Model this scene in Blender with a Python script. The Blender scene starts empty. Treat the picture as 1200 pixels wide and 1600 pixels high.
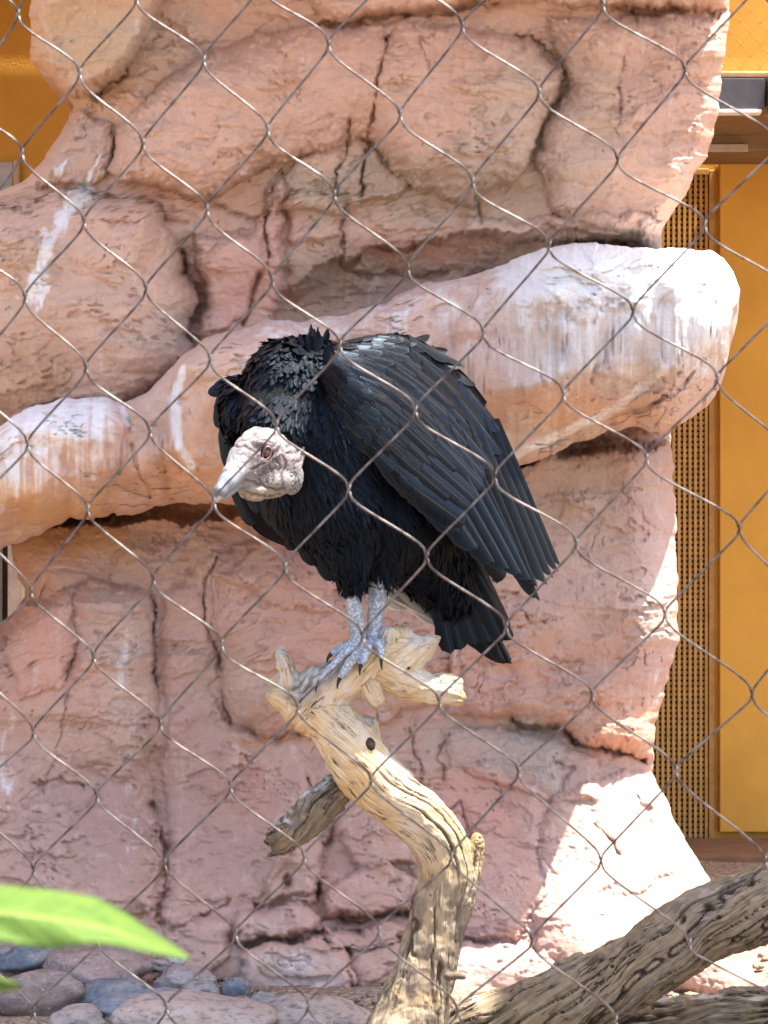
import bpy, math
import numpy as np
from mathutils import Matrix, Vector

# ------------------------------------------------------------------ camera, light, exposure
SC = bpy.context.scene
COL = SC.collection
F = 3400.0            # focal length in photo pixels (1200 x 1600)
ZC = 0.85             # eye height above the gravel bed
cam_d = bpy.data.cameras.new('camera')
cam = bpy.data.objects.new('camera', cam_d)
COL.objects.link(cam)
cam.location = (0, 0, ZC)
cam.rotation_euler = (math.radians(90), 0, 0)
cam_d.sensor_fit = 'VERTICAL'
cam_d.sensor_height = 36.0
cam_d.sensor_width = 27.0
cam_d.lens = 36.0 * F / 1600.0
cam_d.clip_start = 0.05
cam_d.clip_end = 500
cam_d.dof.use_dof = True
cam_d.dof.focus_distance = 3.35
cam_d.dof.aperture_fstop = 38
SC.camera = cam

SUN = Vector((0.30, -0.07, 0.95)).normalized()      # towards the sun
sun_el = math.asin(SUN.z)
sun_az = math.atan2(SUN.x, SUN.y)
w = bpy.data.worlds.new('World')
SC.world = w
w.use_nodes = True
nt = w.node_tree
bg = nt.nodes['Background']
sky = nt.nodes.new('ShaderNodeTexSky')
sky.sky_type = 'NISHITA'
sky.sun_disc = False
sky.sun_elevation = sun_el
sky.sun_rotation = sun_az
sky.dust_density = 3.0
sky.air_density = 1.0
sky.ozone_density = 0.6
nt.links.new(sky.outputs[0], bg.inputs[0])
bg.inputs[1].default_value = 0.15
sd = bpy.data.lights.new('sun', 'SUN')
sd.energy = 4.6
sd.angle = math.radians(0.5)
sd.color = (1.0, 0.95, 0.86)
so = bpy.data.objects.new('sun', sd)
COL.objects.link(so)
so.rotation_euler = SUN.to_track_quat('Z', 'Y').to_euler()
so.location = SUN * 20
SC.view_settings.view_transform = 'Standard'
SC.view_settings.look = 'None'
SC.view_settings.gamma = 1.0
SC.view_settings.exposure = 2.0
SC.cycles.max_bounces = 5
SC.cycles.diffuse_bounces = 4
SC.cycles.adaptive_threshold = 0.02

# ------------------------------------------------------------------ helpers
rng = np.random.default_rng(7)

def at(px, py, Y):
    """photo pixel + real distance -> world point (arrays allowed)"""
    px, py, Y = np.broadcast_arrays(np.asarray(px, float), np.asarray(py, float), np.asarray(Y, float))
    return np.stack([(px - 600.0) / F * Y, Y, ZC - (py - 800.0) / F * Y], -1)

_r = np.random.default_rng(3)
PERM = np.concatenate([_r.permutation(256)] * 3)
GR = _r.normal(size=(256, 3)); GR /= np.linalg.norm(GR, axis=1)[:, None]

def noise(p):
    p = np.asarray(p, float)
    i = np.floor(p).astype(np.int64)
    f = p - i
    u = f * f * f * (f * (f * 6 - 15) + 10)
    i &= 255
    out = 0.0
    for dx in (0, 1):
        wx = u[..., 0] if dx else 1 - u[..., 0]
        ax = PERM[(i[..., 0] + dx) & 255]
        for dy in (0, 1):
            wy = u[..., 1] if dy else 1 - u[..., 1]
            ay = PERM[ax + ((i[..., 1] + dy) & 255)]
            for dz in (0, 1):
                wz = u[..., 2] if dz else 1 - u[..., 2]
                g = GR[PERM[ay + ((i[..., 2] + dz) & 255)]]
                d = g[..., 0] * (f[..., 0] - dx) + g[..., 1] * (f[..., 1] - dy) + g[..., 2] * (f[..., 2] - dz)
                out = out + d * wx * wy * wz
    return out * 1.6

def fbm(p, octs=4, gain=0.5):
    p = np.asarray(p, float)
    s, a = 0.0, 1.0
    for k in range(octs):
        s = s + a * noise(p * 2.0 ** k + 17.3 * k)
        a *= gain
    return s

def ridged(p, octs=4, gain=0.5):
    p = np.asarray(p, float)
    s, a = 0.0, 1.0
    for k in range(octs):
        s = s + a * (1 - 2 * np.abs(noise(p * 2.0 ** k + 9.1 * k)))
        a *= gain
    return s

def P3(x, y, z=0.0):
    x, y, z = np.broadcast_arrays(np.asarray(x, float), np.asarray(y, float), np.asarray(z, float))
    return np.stack([x, y, z], -1)

def ss(a, b, x):
    t = np.clip((np.asarray(x, float) - a) / (b - a), 0, 1)
    return t * t * (3 - 2 * t)

def mesh_np(name, verts, faces, mats, smooth=True):
    """faces: (n,4) or (n,3) int array"""
    me = bpy.data.meshes.new(name)
    verts = np.ascontiguousarray(verts, dtype=np.float32).reshape(-1, 3)
    faces = np.ascontiguousarray(faces, dtype=np.int32)
    n, k = faces.shape
    me.vertices.add(len(verts)); me.vertices.foreach_set('co', verts.ravel())
    me.loops.add(n * k); me.loops.foreach_set('vertex_index', faces.ravel())
    me.polygons.add(n)
    me.polygons.foreach_set('loop_start', np.arange(0, n * k, k, dtype=np.int32))
    me.polygons.foreach_set('use_smooth', np.full(n, smooth, dtype=bool))
    me.update(calc_edges=True)
    for m in (mats if isinstance(mats, (list, tuple)) else [mats]):
        me.materials.append(m)
    return me

def attr(me, name, arr):
    arr = np.asarray(arr, np.float32)
    if arr.ndim == 1:
        a = me.attributes.new(name, 'FLOAT', 'POINT'); a.data.foreach_set('value', arr)
    else:
        a = me.attributes.new(name, 'FLOAT_VECTOR', 'POINT'); a.data.foreach_set('vector', np.ascontiguousarray(arr).ravel())

def obj(name, me, parent=None):
    o = bpy.data.objects.new(name, me)
    COL.objects.link(o)
    if parent is not None:
        o.parent = parent
        o.matrix_parent_inverse = world_of(parent).inverted()
    return o

WORLD = {}
def world_of(o):
    return WORLD.get(o.name, Matrix.Identity(4))

def thing(name, label, cat, loc, group=None):
    o = bpy.data.objects.new(name, None)
    COL.objects.link(o)
    o.empty_display_size = 0.1
    o.location = loc
    WORLD[o.name] = Matrix.Translation(Vector(loc))
    tag(o, label, cat, group)
    return o

def tag(o, label, cat, group=None):
    o['label'] = label; o['category'] = cat
    if group: o['group'] = group
    return o

def struct(o):
    o['kind'] = 'structure'; return o

def grid_faces(nr, nc, wrap=False):
    r = np.arange(nr - 1)[:, None]
    c = np.arange(nc if wrap else nc - 1)[None, :]
    c2 = (c + 1) % nc
    a = r * nc + c; b = r * nc + c2; d = (r + 1) * nc + c2; e = (r + 1) * nc + c
    return np.stack([a, b, d, e], -1).reshape(-1, 4)

def vnormals(v, f):
    n = np.zeros_like(v)
    fn = np.cross(v[f[:, 1]] - v[f[:, 0]], v[f[:, 2]] - v[f[:, 0]])
    for k in range(f.shape[1]):
        for c in range(3):
            n[:, c] += np.bincount(f[:, k], fn[:, c], len(v))
    return n / np.maximum(np.linalg.norm(n, axis=1), 1e-12)[:, None]

def box_data(x0, x1, y0, y1, z0, z1):
    v = np.array([(x, y, z) for z in (z0, z1) for y in (y0, y1) for x in (x0, x1)], float)
    f = np.array([(0, 2, 3, 1), (4, 5, 7, 6), (0, 1, 5, 4), (2, 6, 7, 3), (0, 4, 6, 2), (1, 3, 7, 5)])
    return v, f

def join_data(parts):
    vs, fs, n = [], [], 0
    for v, f in parts:
        vs.append(v); fs.append(np.asarray(f) + n); n += len(v)
    return np.concatenate(vs), np.concatenate(fs)

def box(name, b, mat, parent=None, bevel=0.0):
    v, f = box_data(*b)
    o = obj(name, mesh_np(name, v, f, mat, False), parent)
    if bevel:
        m = o.modifiers.new('bevel', 'BEVEL'); m.width = bevel; m.segments = 2
    return o

def poly_sd(px, py, poly):
    """signed distance to polygon, positive inside"""
    poly = np.asarray(poly, float)
    d2 = np.full(px.shape, 1e18); ins = np.zeros(px.shape, bool)
    n = len(poly)
    for k in range(n):
        ax, ay = poly[k]; bx, by = poly[(k + 1) % n]
        ex, ey = bx - ax, by - ay
        t = np.clip(((px - ax) * ex + (py - ay) * ey) / (ex * ex + ey * ey + 1e-9), 0, 1)
        d2 = np.minimum(d2, (px - ax - t * ex) ** 2 + (py - ay - t * ey) ** 2)
        c = ((ay > py) != (by > py)) & (px < (bx - ax) * (py - ay) / ((by - ay) if by != ay else 1e-9) + ax)
        ins ^= c
    return np.where(ins, 1, -1) * np.sqrt(d2)

def line_d(px, py, line):
    d2 = np.full(px.shape, 1e18)
    for (ax, ay), (bx, by) in zip(line[:-1], line[1:]):
        ex, ey = bx - ax, by - ay
        t = np.clip(((px - ax) * ex + (py - ay) * ey) / (ex * ex + ey * ey + 1e-9), 0, 1)
        d2 = np.minimum(d2, (px - ax - t * ex) ** 2 + (py - ay - t * ey) ** 2)
    return np.sqrt(d2)

def surface_nets(vol, org, h):
    """vol<0 inside; returns verts (array units org + h*index) and quads"""
    nx, ny, nz = vol.shape
    s = vol < 0
    c = np.zeros((nx - 1, ny - 1, nz - 1), np.int8)
    for dx in (0, 1):
        for dy in (0, 1):
            for dz in (0, 1):
                c += s[dx:nx - 1 + dx, dy:ny - 1 + dy, dz:nz - 1 + dz]
    act = (c > 0) & (c < 8)
    ids = -np.ones(act.shape, np.int64)
    I = np.argwhere(act)
    ids[act] = np.arange(len(I))
    acc = np.zeros((len(I), 3)); cnt = np.zeros(len(I))
    corners = [(a, b, d) for a in (0, 1) for b in (0, 1) for d in (0, 1)]
    for a in corners:
        for ax in range(3):
            if a[ax]: continue
            b = list(a); b[ax] = 1
            va = vol[I[:, 0] + a[0], I[:, 1] + a[1], I[:, 2] + a[2]]
            vb = vol[I[:, 0] + b[0], I[:, 1] + b[1], I[:, 2] + b[2]]
            m = (va < 0) != (vb < 0)
            t = np.where(m, va / np.where(m, va - vb, 1), 0)
            pt = np.array(a, float)[None, :].repeat(len(I), 0); pt[:, ax] += t
            acc += pt * m[:, None]; cnt += m
    V = (I + acc / cnt[:, None]) * h + np.asarray(org)
    Q = []
    for ax in range(3):
        o1, o2 = [(1, 2), (2, 0), (0, 1)][ax]
        sl0 = [slice(1, -1)] * 3; sl1 = [slice(1, -1)] * 3
        sl0[ax] = slice(0, -1); sl1[ax] = slice(1, None)
        A = s[tuple(sl0)]; B = s[tuple(sl1)]
        E = np.argwhere(A != B)
        flip = A[tuple(E.T)]
        base = E.copy()
        for k in range(3):
            if k != ax: base[:, k] += 1
        q = []
        for (d1, d2) in ((-1, -1), (0, -1), (0, 0), (-1, 0)):
            t = base.copy(); t[:, o1] += d1; t[:, o2] += d2
            q.append(ids[tuple(t.T)])
        q = np.stack(q, -1)
        q[~flip] = q[~flip][:, ::-1]
        Q.append(q)
    Q = np.concatenate(Q)
    return V, Q[(Q >= 0).all(1)]

# ------------------------------------------------------------------ materials
class Mat:
    def __init__(s, name, rough=0.8, color=(0.5, 0.5, 0.5), spec=0.3):
        s.m = bpy.data.materials.new(name); s.m.use_nodes = True
        s.t = s.m.node_tree; s.b = s.t.nodes['Principled BSDF']
        s.b.inputs['Roughness'].default_value = rough
        s.b.inputs['Base Color'].default_value = (*color, 1)
        s.b.inputs['Specular IOR Level'].default_value = spec
    def n(s, typ, **kw):
        nd = s.t.nodes.new('ShaderNode' + typ)
        for k, v in kw.items():
            if k in nd.inputs: nd.inputs[k].default_value = v
            else: setattr(nd, k, v)
        return nd
    def l(s, a, b): s.t.links.new(a, b)
    def at(s, name):
        nd = s.n('Attribute'); nd.attribute_name = name; return nd
    def pos(s):
        return s.n('NewGeometry').outputs['Position']
    def scale(s, vec, sc):
        nd = s.n('VectorMath', operation='MULTIPLY'); nd.inputs[1].default_value = sc
        s.l(vec, nd.inputs[0]); return nd.outputs[0]
    def noise(s, vec, scale, detail=4, rough=0.55, dist=0.0):
        nd = s.n('TexNoise'); nd.inputs['Scale'].default_value = scale; nd.inputs['Detail'].default_value = detail
        nd.inputs['Roughness'].default_value = rough; nd.inputs['Distortion'].default_value = dist
        if vec is not None: s.l(vec, nd.inputs['Vector'])
        return nd.outputs['Fac']
    def rng(s, v, a, b, c=0.0, d=1.0):
        nd = s.n('MapRange'); nd.interpolation_type = 'SMOOTHSTEP'
        for i, x in enumerate((a, b, c, d)): nd.inputs[i + 1].default_value = x
        s.l(v, nd.inputs[0]); return nd.outputs[0]
    def math(s, op, a, b=None):
        nd = s.n('Math', operation=op)
        for i, x in enumerate((a, b)):
            if x is None: continue
            if isinstance(x, (int, float)): nd.inputs[i].default_value = x
            else: s.l(x, nd.inputs[i])
        return nd.outputs[0]
    def mix(s, fac, a, b, typ='MIX'):
        nd = s.n('Mix', data_type='RGBA', blend_type=typ)
        for sock, x in ((nd.inputs[0], fac), (nd.inputs[6], a), (nd.inputs[7], b)):
            if isinstance(x, (int, float)): sock.default_value = x
            elif isinstance(x, tuple): sock.default_value = (*x, 1)
            else: s.l(x, sock)
        return nd.outputs[2]
    def col(s, c): s.l(c, s.b.inputs['Base Color'])
    def bump(s, h, strength=0.5, dist=0.01):
        nd = s.n('Bump'); nd.inputs['Strength'].default_value = strength; nd.inputs['Distance'].default_value = dist
        s.l(h, nd.inputs['Height']); s.l(nd.outputs[0], s.b.inputs['Normal']); return nd

def rock_material():
    m = Mat('painted_rock', 0.85, spec=0.2)
    p = m.pos()
    base = m.at('tint').outputs['Color']
    big = m.noise(p, 7, 4, 0.6)
    fine = m.noise(p, 60, 4, 0.65)
    strat = m.noise(m.scale(p, (6, 6, 38)), 1.0, 4, 0.6, 0.8)
    c = m.mix(m.rng(big, 0.40, 0.7, 0.0, 0.26), base, (0.46, 0.34, 0.25), 'MIX')
    c = m.mix(m.rng(fine, 0.3, 0.6, 0.16, 0.0), c, (0.24, 0.13, 0.10))
    c = m.mix(m.rng(strat, 0.55, 0.75, 0.0, 0.22), c, (0.52, 0.25, 0.17))
    wn = m.noise(m.scale(p, (34, 34, 4)), 1.0, 4, 0.65, 0.6)
    c = m.mix(m.rng(wn, 0.52, 0.75, 0.0, 0.30), c, (0.64, 0.53, 0.48))
    # droppings and painted sunlit white: white wash with a ragged edge
    wm = m.at('white').outputs['Fac']
    wf = m.math('MULTIPLY', m.rng(m.math('ADD', wm, m.math('MULTIPLY', m.math('SUBTRACT', wn, 0.5), 1.6)), 0.15, 0.95), 0.93)
    c = m.mix(wf, c, (0.74, 0.73, 0.73))
    m.col(c)
    m.bump(m.math('ADD', m.noise(p, 60, 6, 0.75), m.math('MULTIPLY', strat, 0.5)), 0.7, 0.009)
    return m.m

def stucco(name, c0, c1):
    m = Mat(name, 0.9, spec=0.2)
    p = m.pos()
    m.col(m.mix(m.rng(m.noise(p, 3.0, 6, 0.65), 0.3, 0.7), c0, c1))
    m.bump(m.noise(p, 160, 4, 0.6), 0.35, 0.004)
    return m.m

def plain(name, c, rough=0.6, spec=0.4, metal=0.0, var=0.25, sc=30, bump=0.15):
    m = Mat(name, rough, spec=spec)
    p = m.pos()
    dark = tuple(x * (1 - var) for x in c)
    m.col(m.mix(m.rng(m.noise(p, sc, 5, 0.6), 0.3, 0.7), dark, c))
    m.b.inputs['Metallic'].default_value = metal
    m.bump(m.noise(p, sc * 6, 3), bump, 0.002)
    return m.m

M = {}
M['rock'] = rock_material()
M['wall'] = stucco('ochre_stucco', (0.56, 0.285, 0.05), (0.66, 0.345, 0.062))
M['fascia'] = plain('dark_roof_metal', (0.055, 0.055, 0.065), 0.5, 0.5)
M['brown'] = plain('brown_board', (0.20, 0.115, 0.05), 0.7)
M['white'] = plain('white_paint', (0.75, 0.74, 0.72), 0.6)
M['dark'] = plain('dark_gap', (0.03, 0.018, 0.01), 0.8)
M['lattice'] = plain('ochre_lattice', (0.56, 0.31, 0.085), 0.65)
M['plinth'] = plain('brown_plinth', (0.22, 0.11, 0.055), 0.85, sc=12)
M['greyframe'] = plain('grey_frame', (0.45, 0.46, 0.46), 0.5)
# ------------------------------------------------------------------ ground
def ground_mat():
    m = Mat('gravel_soil', 0.95, spec=0.15)
    p = m.pos()
    v = m.n('TexVoronoi'); v.inputs['Scale'].default_value = 70; m.l(p, v.inputs['Vector'])
    c = m.mix(m.rng(m.noise(p, 5, 6, 0.6), 0.3, 0.7), (0.30, 0.21, 0.15), (0.42, 0.32, 0.24))
    c = m.mix(m.rng(v.outputs['Distance'], 0.15, 0.5, 0.0, 0.55), c, (0.13, 0.085, 0.06))
    c = m.mix(m.rng(m.noise(p, 90, 4), 0.45, 0.7, 0.0, 0.5), c, (0.50, 0.41, 0.33))
    m.col(c)
    m.bump(m.math('SUBTRACT', m.noise(p, 80, 5), v.outputs['Distance']), 0.8, 0.012)
    return m.m
M['ground'] = ground_mat()

gx = np.concatenate([[-120, -40, -15, -6], np.linspace(-3, 3, 121), [6, 15, 40, 120]])
gy = np.concatenate([[-120, -40, -15, -4, 0], np.linspace(1.5, 5.6, 90), [8, 15, 40, 120]])
GX, GY = np.meshgrid(gx, gy)
GZ = 0.018 * fbm(P3(GX * 2.5, GY * 2.5), 4) * (np.abs(GX) < 4)
g = struct(obj('ground', mesh_np('ground', P3(GX, GY, GZ).reshape(-1, 3), grid_faces(len(gy), len(gx)), M['ground'])))

# ------------------------------------------------------------------ house wall behind the rock
YW = 5.6
def wx(px, Y=YW): return (px - 600) / F * Y
def wz(py, Y=YW): return ZC - (py - 800) / F * Y
house = thing('house', 'ochre stucco house wall with dark eave standing behind the rock', 'house', (0, YW, 0))
zt = wz(232)
gl, gr_, gt, gb = wx(985), wx(1117), wz(266), wz(1332)
# wall in pieces round the lattice opening
parts_ = [box_data(-4, gl, YW, YW + .2, -.3, zt + .5), box_data(gr_, 3.4, YW, YW + .2, -.3, zt + .5),
          box_data(gl, gr_, YW, YW + .2, gt, zt + .5), box_data(gl, gr_, YW, YW + .2, -.3, gb)]
v, f = join_data(parts_)
obj('wall', mesh_np('wall', v, f, M['wall'], False), house)
box('upper_wall', (-4, 3.4, YW - .02, YW + .18, zt + .5 + .002, 4.6), M['wall'], house)
box('recess', (gl - .01, gr_ + .01, YW + .10, YW + .14, gb - .01, gt + .01), M['dark'], house)
# lattice screen
lat = obj('lattice_screen', None) if False else None
bars = []
pitch = 0.0140
x = gl
LW = 0.0036
while x < gr_ - .012:
    bars.append(box_data(x - LW, x + LW, YW + .002, YW + .010, gb + .012, gt - .01)); x += pitch
x1 = x - pitch
z = gb + .014
while z < gt - .012:
    bars.append(box_data(gl, x1 + LW, YW + .011, YW + .018, z - LW, z + LW)); z += pitch
v, f = join_data(bars)
lat = obj('lattice_screen', mesh_np('lattice_screen', v, f, M['lattice'], False), house)
lat['kind'] = 'stuff'
for nm, b in (('lattice_frame', (x1 + .006, x1 + .022, YW - .004, YW + .03, gb + .004, gt)),
              ('lattice_frame', (gl, x1 + .0055, YW - .004, YW + .03, gt - .012, gt + .004))):
    box(nm, b, M['lattice'], house, .002)
# wall panel to the right of the screen stands proud with a dark joint
box('wall_panel', (gr_ + .008, 3.4, YW - .03, YW - .002, .03, zt - .02), M['wall'], house, .003)
box('plinth', (.5, 3.4, YW - .30, YW - .035, -.2, .018), M['plinth'], house, .01)
# eave
ye = YW - .75
box('fascia', (.45, wx(1196, ye), ye, ye + .03, wz(170, ye), wz(121, ye)), M['fascia'], house, .003)
box('fascia', (wx(1196, ye) + .004, 3.2, ye - .03, ye, wz(176, ye), wz(124, ye)), M['fascia'], house, .003)
box('drip_strip', (.45, wx(1190, ye), ye - .006, ye + .03, wz(177, ye), wz(171, ye)), M['white'], house, .002)
box('soffit', (.45, 3.2, ye + .033, YW - .025, wz(176, ye), wz(160, ye)), M['brown'], house, .003)
yb = YW - .45
box('eave_beam', (.45, 3.2, yb, yb + .12, wz(236, yb), wz(184, yb)), M['brown'], house, .006)
box('conduit', (.45, wx(1188, yb), yb - .03, yb - .012, wz(204, yb), wz(199, yb)), M['white'], house, .004)
box('light_strip', (.455, wx(1168, yb), yb - .012, yb - .001, wz(238, yb), wz(226, yb)), plain('pale_board', (.42, .33, .24)), house, .002)
# sloping roof sheet above the fascia
v = np.array([(.45, ye, wz(121, ye) + .002), (3.2, ye, wz(121, ye) + .002), (3.2, YW - .022, wz(121, ye) + .03), (.45, YW - .022, wz(121, ye) + .03)])
v = np.concatenate([v, v + [0, 0, .012]])
f = np.array([(3, 2, 1, 0), (4, 5, 6, 7), (0, 1, 5, 4), (1, 2, 6, 5), (2, 3, 7, 6), (3, 0, 4, 7)])
obj('eave_roof', mesh_np('eave_roof', v, f, plain('pale_eave_roof', (.55, .42, .25))), house)

box('soffit', (-4, -.35, YW - .9, YW - .025, wz(-60), wz(-95)), M['brown'], house, .003)  # unseen soffit added above the view to shade the left wall
box('sky_block_wall', (-1.80, -1.62, 4.2, YW - .03, -.3, 4.6), M['wall'], house)  # unseen wall added to keep sky light off the left house wall
# pale notice board and white window, seen past the left edge of the rock
nb = thing('notice_board', 'pale grey notice board with light wooden edge on the ochre wall', 'notice board', (wx(-30), YW - .01, wz(345)))
box('board', (wx(-130), wx(23), YW - .03, YW - .004, wz(345), wz(256)), M['greyframe'], nb, .002)
box('edge', (wx(24), wx(32), YW - .036, YW - .004, wz(345), wz(254)), plain('pale_wood', (.55, .40, .24)), nb, .002)
box('emblem', (wx(-60), wx(2), YW - .034, YW - .031, wz(315), wz(284)), plain('black_print', (.01, .01, .012)), nb)
win = thing('window', 'white framed window with dark gap low on the ochre wall', 'window', (wx(-60), YW - .01, wz(1150)))
box('pane', (wx(-260), wx(7.5), YW - .03, YW - .004, wz(1150), wz(850)), plain('grey_green_glass', (.16, .19, .18), .25, .6), win, .002)
box('gasket', (wx(8), wx(15.5), YW - .026, YW - .004, wz(1150), wz(850)), M['dark'], win)
box('frame', (wx(16), wx(40), YW - .04, YW - .004, wz(1150), wz(850)), M['white'], win, .002)

# fine netting in front of the bright upper wall
YN = 5.05
nparts = []
def rod(a, b, r):
    a = np.array(a, float); b = np.array(b, float); d = b - a; d /= np.linalg.norm(d)
    s = np.cross(d, (0, 1, 0)); s /= np.linalg.norm(s); t = np.cross(d, s)
    ring = [s * math.cos(k * math.pi / 2) * r + t * math.sin(k * math.pi / 2) * r for k in range(4)]
    v = np.array([a + q for q in ring] + [b + q for q in ring])
    return v, np.array([(k, (k + 1) % 4, 4 + (k + 1) % 4, 4 + k) for k in range(4)])
nx0, nx1, nz0, nz1 = wx(1090, YN), wx(1700, YN), wz(118, YN), wz(-520, YN)
pit = .046
for sgn in (1, -1):
    c = -6.0
    while c < 6.0:
        # line z = sgn*1.15*x + c clipped
        pts = []
        for X in (nx0, nx1):
            Z = sgn * 1.15 * X + c
            if nz0 <= Z <= nz1: pts.append((X, YN, Z))
        for Z in (nz0, nz1):
            X = (Z - c) / (sgn * 1.15)
            if nx0 < X < nx1: pts.append((X, YN, Z))
        if len(pts) == 2 and np.linalg.norm(np.subtract(pts[0], pts[1])) > .02:
            nparts.append(rod(pts[0], pts[1], .0009))
        c += pit * 1.15
v, f = join_data(nparts)
net = obj('netting', mesh_np('netting', v, f, plain('brown_twine', (.38, .2, .06))))
tag(net, 'fine brown diamond netting in front of the bright upper house wall', 'netting')

# sheet-metal shelter added out of view on the right to shade the log and the near ground
shade_root = thing('sunshade', 'grey corrugated shelter sheet on steel posts, added out of view to shade the log', 'sunshade', (2.55, 2.6, 0))
M['zinc'] = plain('zinc_sheet', (.34, .35, .36), .45, .5, .6)
cx = np.linspace(1.10, 2.7, 161)
CX, CY = np.meshgrid(cx, np.array([1.6, 3.46]))
CZ = 3.02 + .012 * np.sin((CX - 1.1) * 2 * math.pi / .076) + .05 * (CX - 1.1)
o = obj('shade_sheet', mesh_np('shade_sheet', P3(CX, CY, CZ).reshape(-1, 3), grid_faces(2, 161), M['zinc']), shade_root)
sm = o.modifiers.new('thickness', 'SOLIDIFY'); sm.thickness = .002
for yy in (1.75, 3.3):
    box('rafter', (1.15, 2.65, yy, yy + .05, 2.93, 3.0), M['fascia'], shade_root, .004)
    box('post', (2.52, 2.58, yy - .005, yy + .055, -.1, 2.928), M['fascia'], shade_root, .004)
# ------------------------------------------------------------------ rock formation
def tint_map(px, py, base, spots):
    c = np.empty(px.shape + (3,)); c[:] = base
    wpx = px + 30 * fbm(P3(px / 90, py / 90, 4.0), 3); wpy = py + 30 * fbm(P3(px / 90, py / 90, 9.0), 3)
    for (x, y, rx, ry, colr, k) in spots:
        d = np.sqrt(((wpx - x) / rx) ** 2 + ((wpy - y) / ry) ** 2)
        a = (k * ss(1.25, 0.45, d))[..., None]
        c = c * (1 - a) + np.array(colr) * a
    return c ** 0.77 * np.array([1.0, .985, .99])

def relief(px, py, plates, cracks, seed):
    wpx = px + 11 * fbm(P3(px / 55, py / 55, seed), 4) + 3 * noise(P3(px / 9, py / 9, seed))
    wpy = py + 11 * fbm(P3(px / 55, py / 55, seed + 31), 4) + 3 * noise(P3(px / 9, py / 9, seed + 5))
    D = np.zeros(px.shape)
    for poly, h, soft in plates:
        a = np.array(poly, float)
        m = (wpx > a[:, 0].min()) & (wpx < a[:, 0].max()) & (wpy > a[:, 1].min()) & (wpy < a[:, 1].max())
        if not m.any(): continue
        t = np.clip(poly_sd(wpx[m], wpy[m], poly) / soft, 0, 1)
        D[m] += h * np.sqrt(np.clip(1 - (1 - t) ** 2, 0, 1))
    k = np.clip(0.75 + 0.6 * noise(P3(px / 25, py / 25, seed + 77)), 0.15, 1.3)
    for line, wd, dp in cracks:
        a = np.array(line, float); g = wd * 9
        m = (wpx > a[:, 0].min() - g) & (wpx < a[:, 0].max() + g) & (wpy > a[:, 1].min() - g) & (wpy < a[:, 1].max() + g)
        if not m.any(): continue
        d = line_d(wpx[m], wpy[m], line)
        D[m] -= dp * k[m] * np.exp(-(d / (wd * k[m])) ** 2) + 0.25 * dp * np.exp(-(d / (wd * 3.5)) ** 2)
    return D

def rock_noise(px, py, seed, strat=1.0):
    wy = py + 18 * fbm(P3(px / 160, py / 160, seed), 3)
    rough = 0.35 + 0.65 * ss(-0.25, 0.45, fbm(P3(px / 140, py / 110, seed + 50), 2))     # smooth faces next to broken ones
    D = 0.030 * fbm(P3(px / 190, py / 150, seed), 3)
    D += 0.0050 * strat * rough * ridged(P3(px / 150, wy / 30, seed + 3), 4, 0.5)
    D += 0.0030 * rough * ridged(P3(px / 55, py / 45, seed + 8), 3, 0.55)
    # spalled patches: a few thin broken layers with crisp edges, mostly along the bedding
    q = fbm(P3(px / 190, wy / 60, seed + 12), 5, 0.6)
    D += 0.010 * rough * ss(-0.03, 0.03, q - 0.15) + 0.008 * rough * ss(-0.025, 0.025, q + 0.3)
    q = fbm(P3(px / 60, wy / 34, seed + 15), 4, 0.6)
    D += 0.0045 * rough * ss(-0.03, 0.03, q - 0.35) - 0.006 * ss(0.0, 0.12, -q - 0.62)
    # hairline cracks
    hk = np.abs(fbm(P3(px / 120 + .4 * noise(P3(px / 30, py / 30, seed)), wy / 95, seed + 60), 3))
    D -= 0.007 * ss(.022, .0, hk) * ss(.05, .4, noise(P3(px / 90, py / 90, seed + 66)))
    D += 0.0014 * rough * fbm(P3(px / 7, py / 5, seed + 20), 3, 0.6)
    return D

def rock_sheet(name, rows, left, right, nc, depth, Yref, tint, white, parent, edgew=90, edger=0.22, back=0.7):
    rows = np.asarray(rows, float)
    L = np.interp(rows, *np.array(left, float).T[::-1]) + 7 * fbm(P3(rows / 40, 0, 1.5), 4)
    R = np.interp(rows, *np.array(right, float).T[::-1]) + 6 * fbm(P3(rows / 40, 0, 8.5), 4)
    t = np.linspace(0, 1, nc)
    t = t + 0.05 * -np.sin(2 * np.pi * t) / (2 * np.pi) * 6 * 0.5   # denser near the silhouettes
    px = L[:, None] + (R - L)[:, None] * t[None, :]
    py = np.repeat(rows[:, None], nc, 1)
    D = depth(px, py)
    for e in (px - L[:, None], R[:, None] - px):
        q = np.clip(e / edgew, 0, 1)
        D -= edger * (1 - np.sqrt(np.clip(1 - (1 - q) ** 2, 0, 1)))
    P = at(px, py, Yref - D)
    C = tint(px, py); W = white(px, py)
    # wrap round to the back
    Pl = P[:, :1].copy(); Pl[..., 1] = Yref + back; Pl[..., 0] += .02
    Pr = P[:, -1:].copy(); Pr[..., 1] = Yref + back; Pr[..., 0] -= .02
    Pm = 0.5 * P[:, :1] + 0.5 * Pl; Pm[..., 0] -= .015
    Pn = 0.5 * P[:, -1:] + 0.5 * Pr; Pn[..., 0] += .015
    V = np.concatenate([Pl, Pm, P, Pn, Pr], 1)
    C = np.concatenate([C[:, :1]] * 2 + [C] + [C[:, -1:]] * 2, 1)
    W = np.concatenate([W[:, :1]] * 2 + [W] + [W[:, -1:]] * 2, 1)
    n = nc + 4
    me = mesh_np(name, V.reshape(-1, 3), grid_faces(len(rows), n, True), M['rock'])
    attr(me, 'tint', C.reshape(-1, 3)); attr(me, 'white', W.ravel())
    return obj(name, me, parent)

rock = thing('rock_formation', 'tall pinkish sandstone rock formation with a white stained ledge behind the vulture', 'rock', (0, 4.2, 0))

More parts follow.
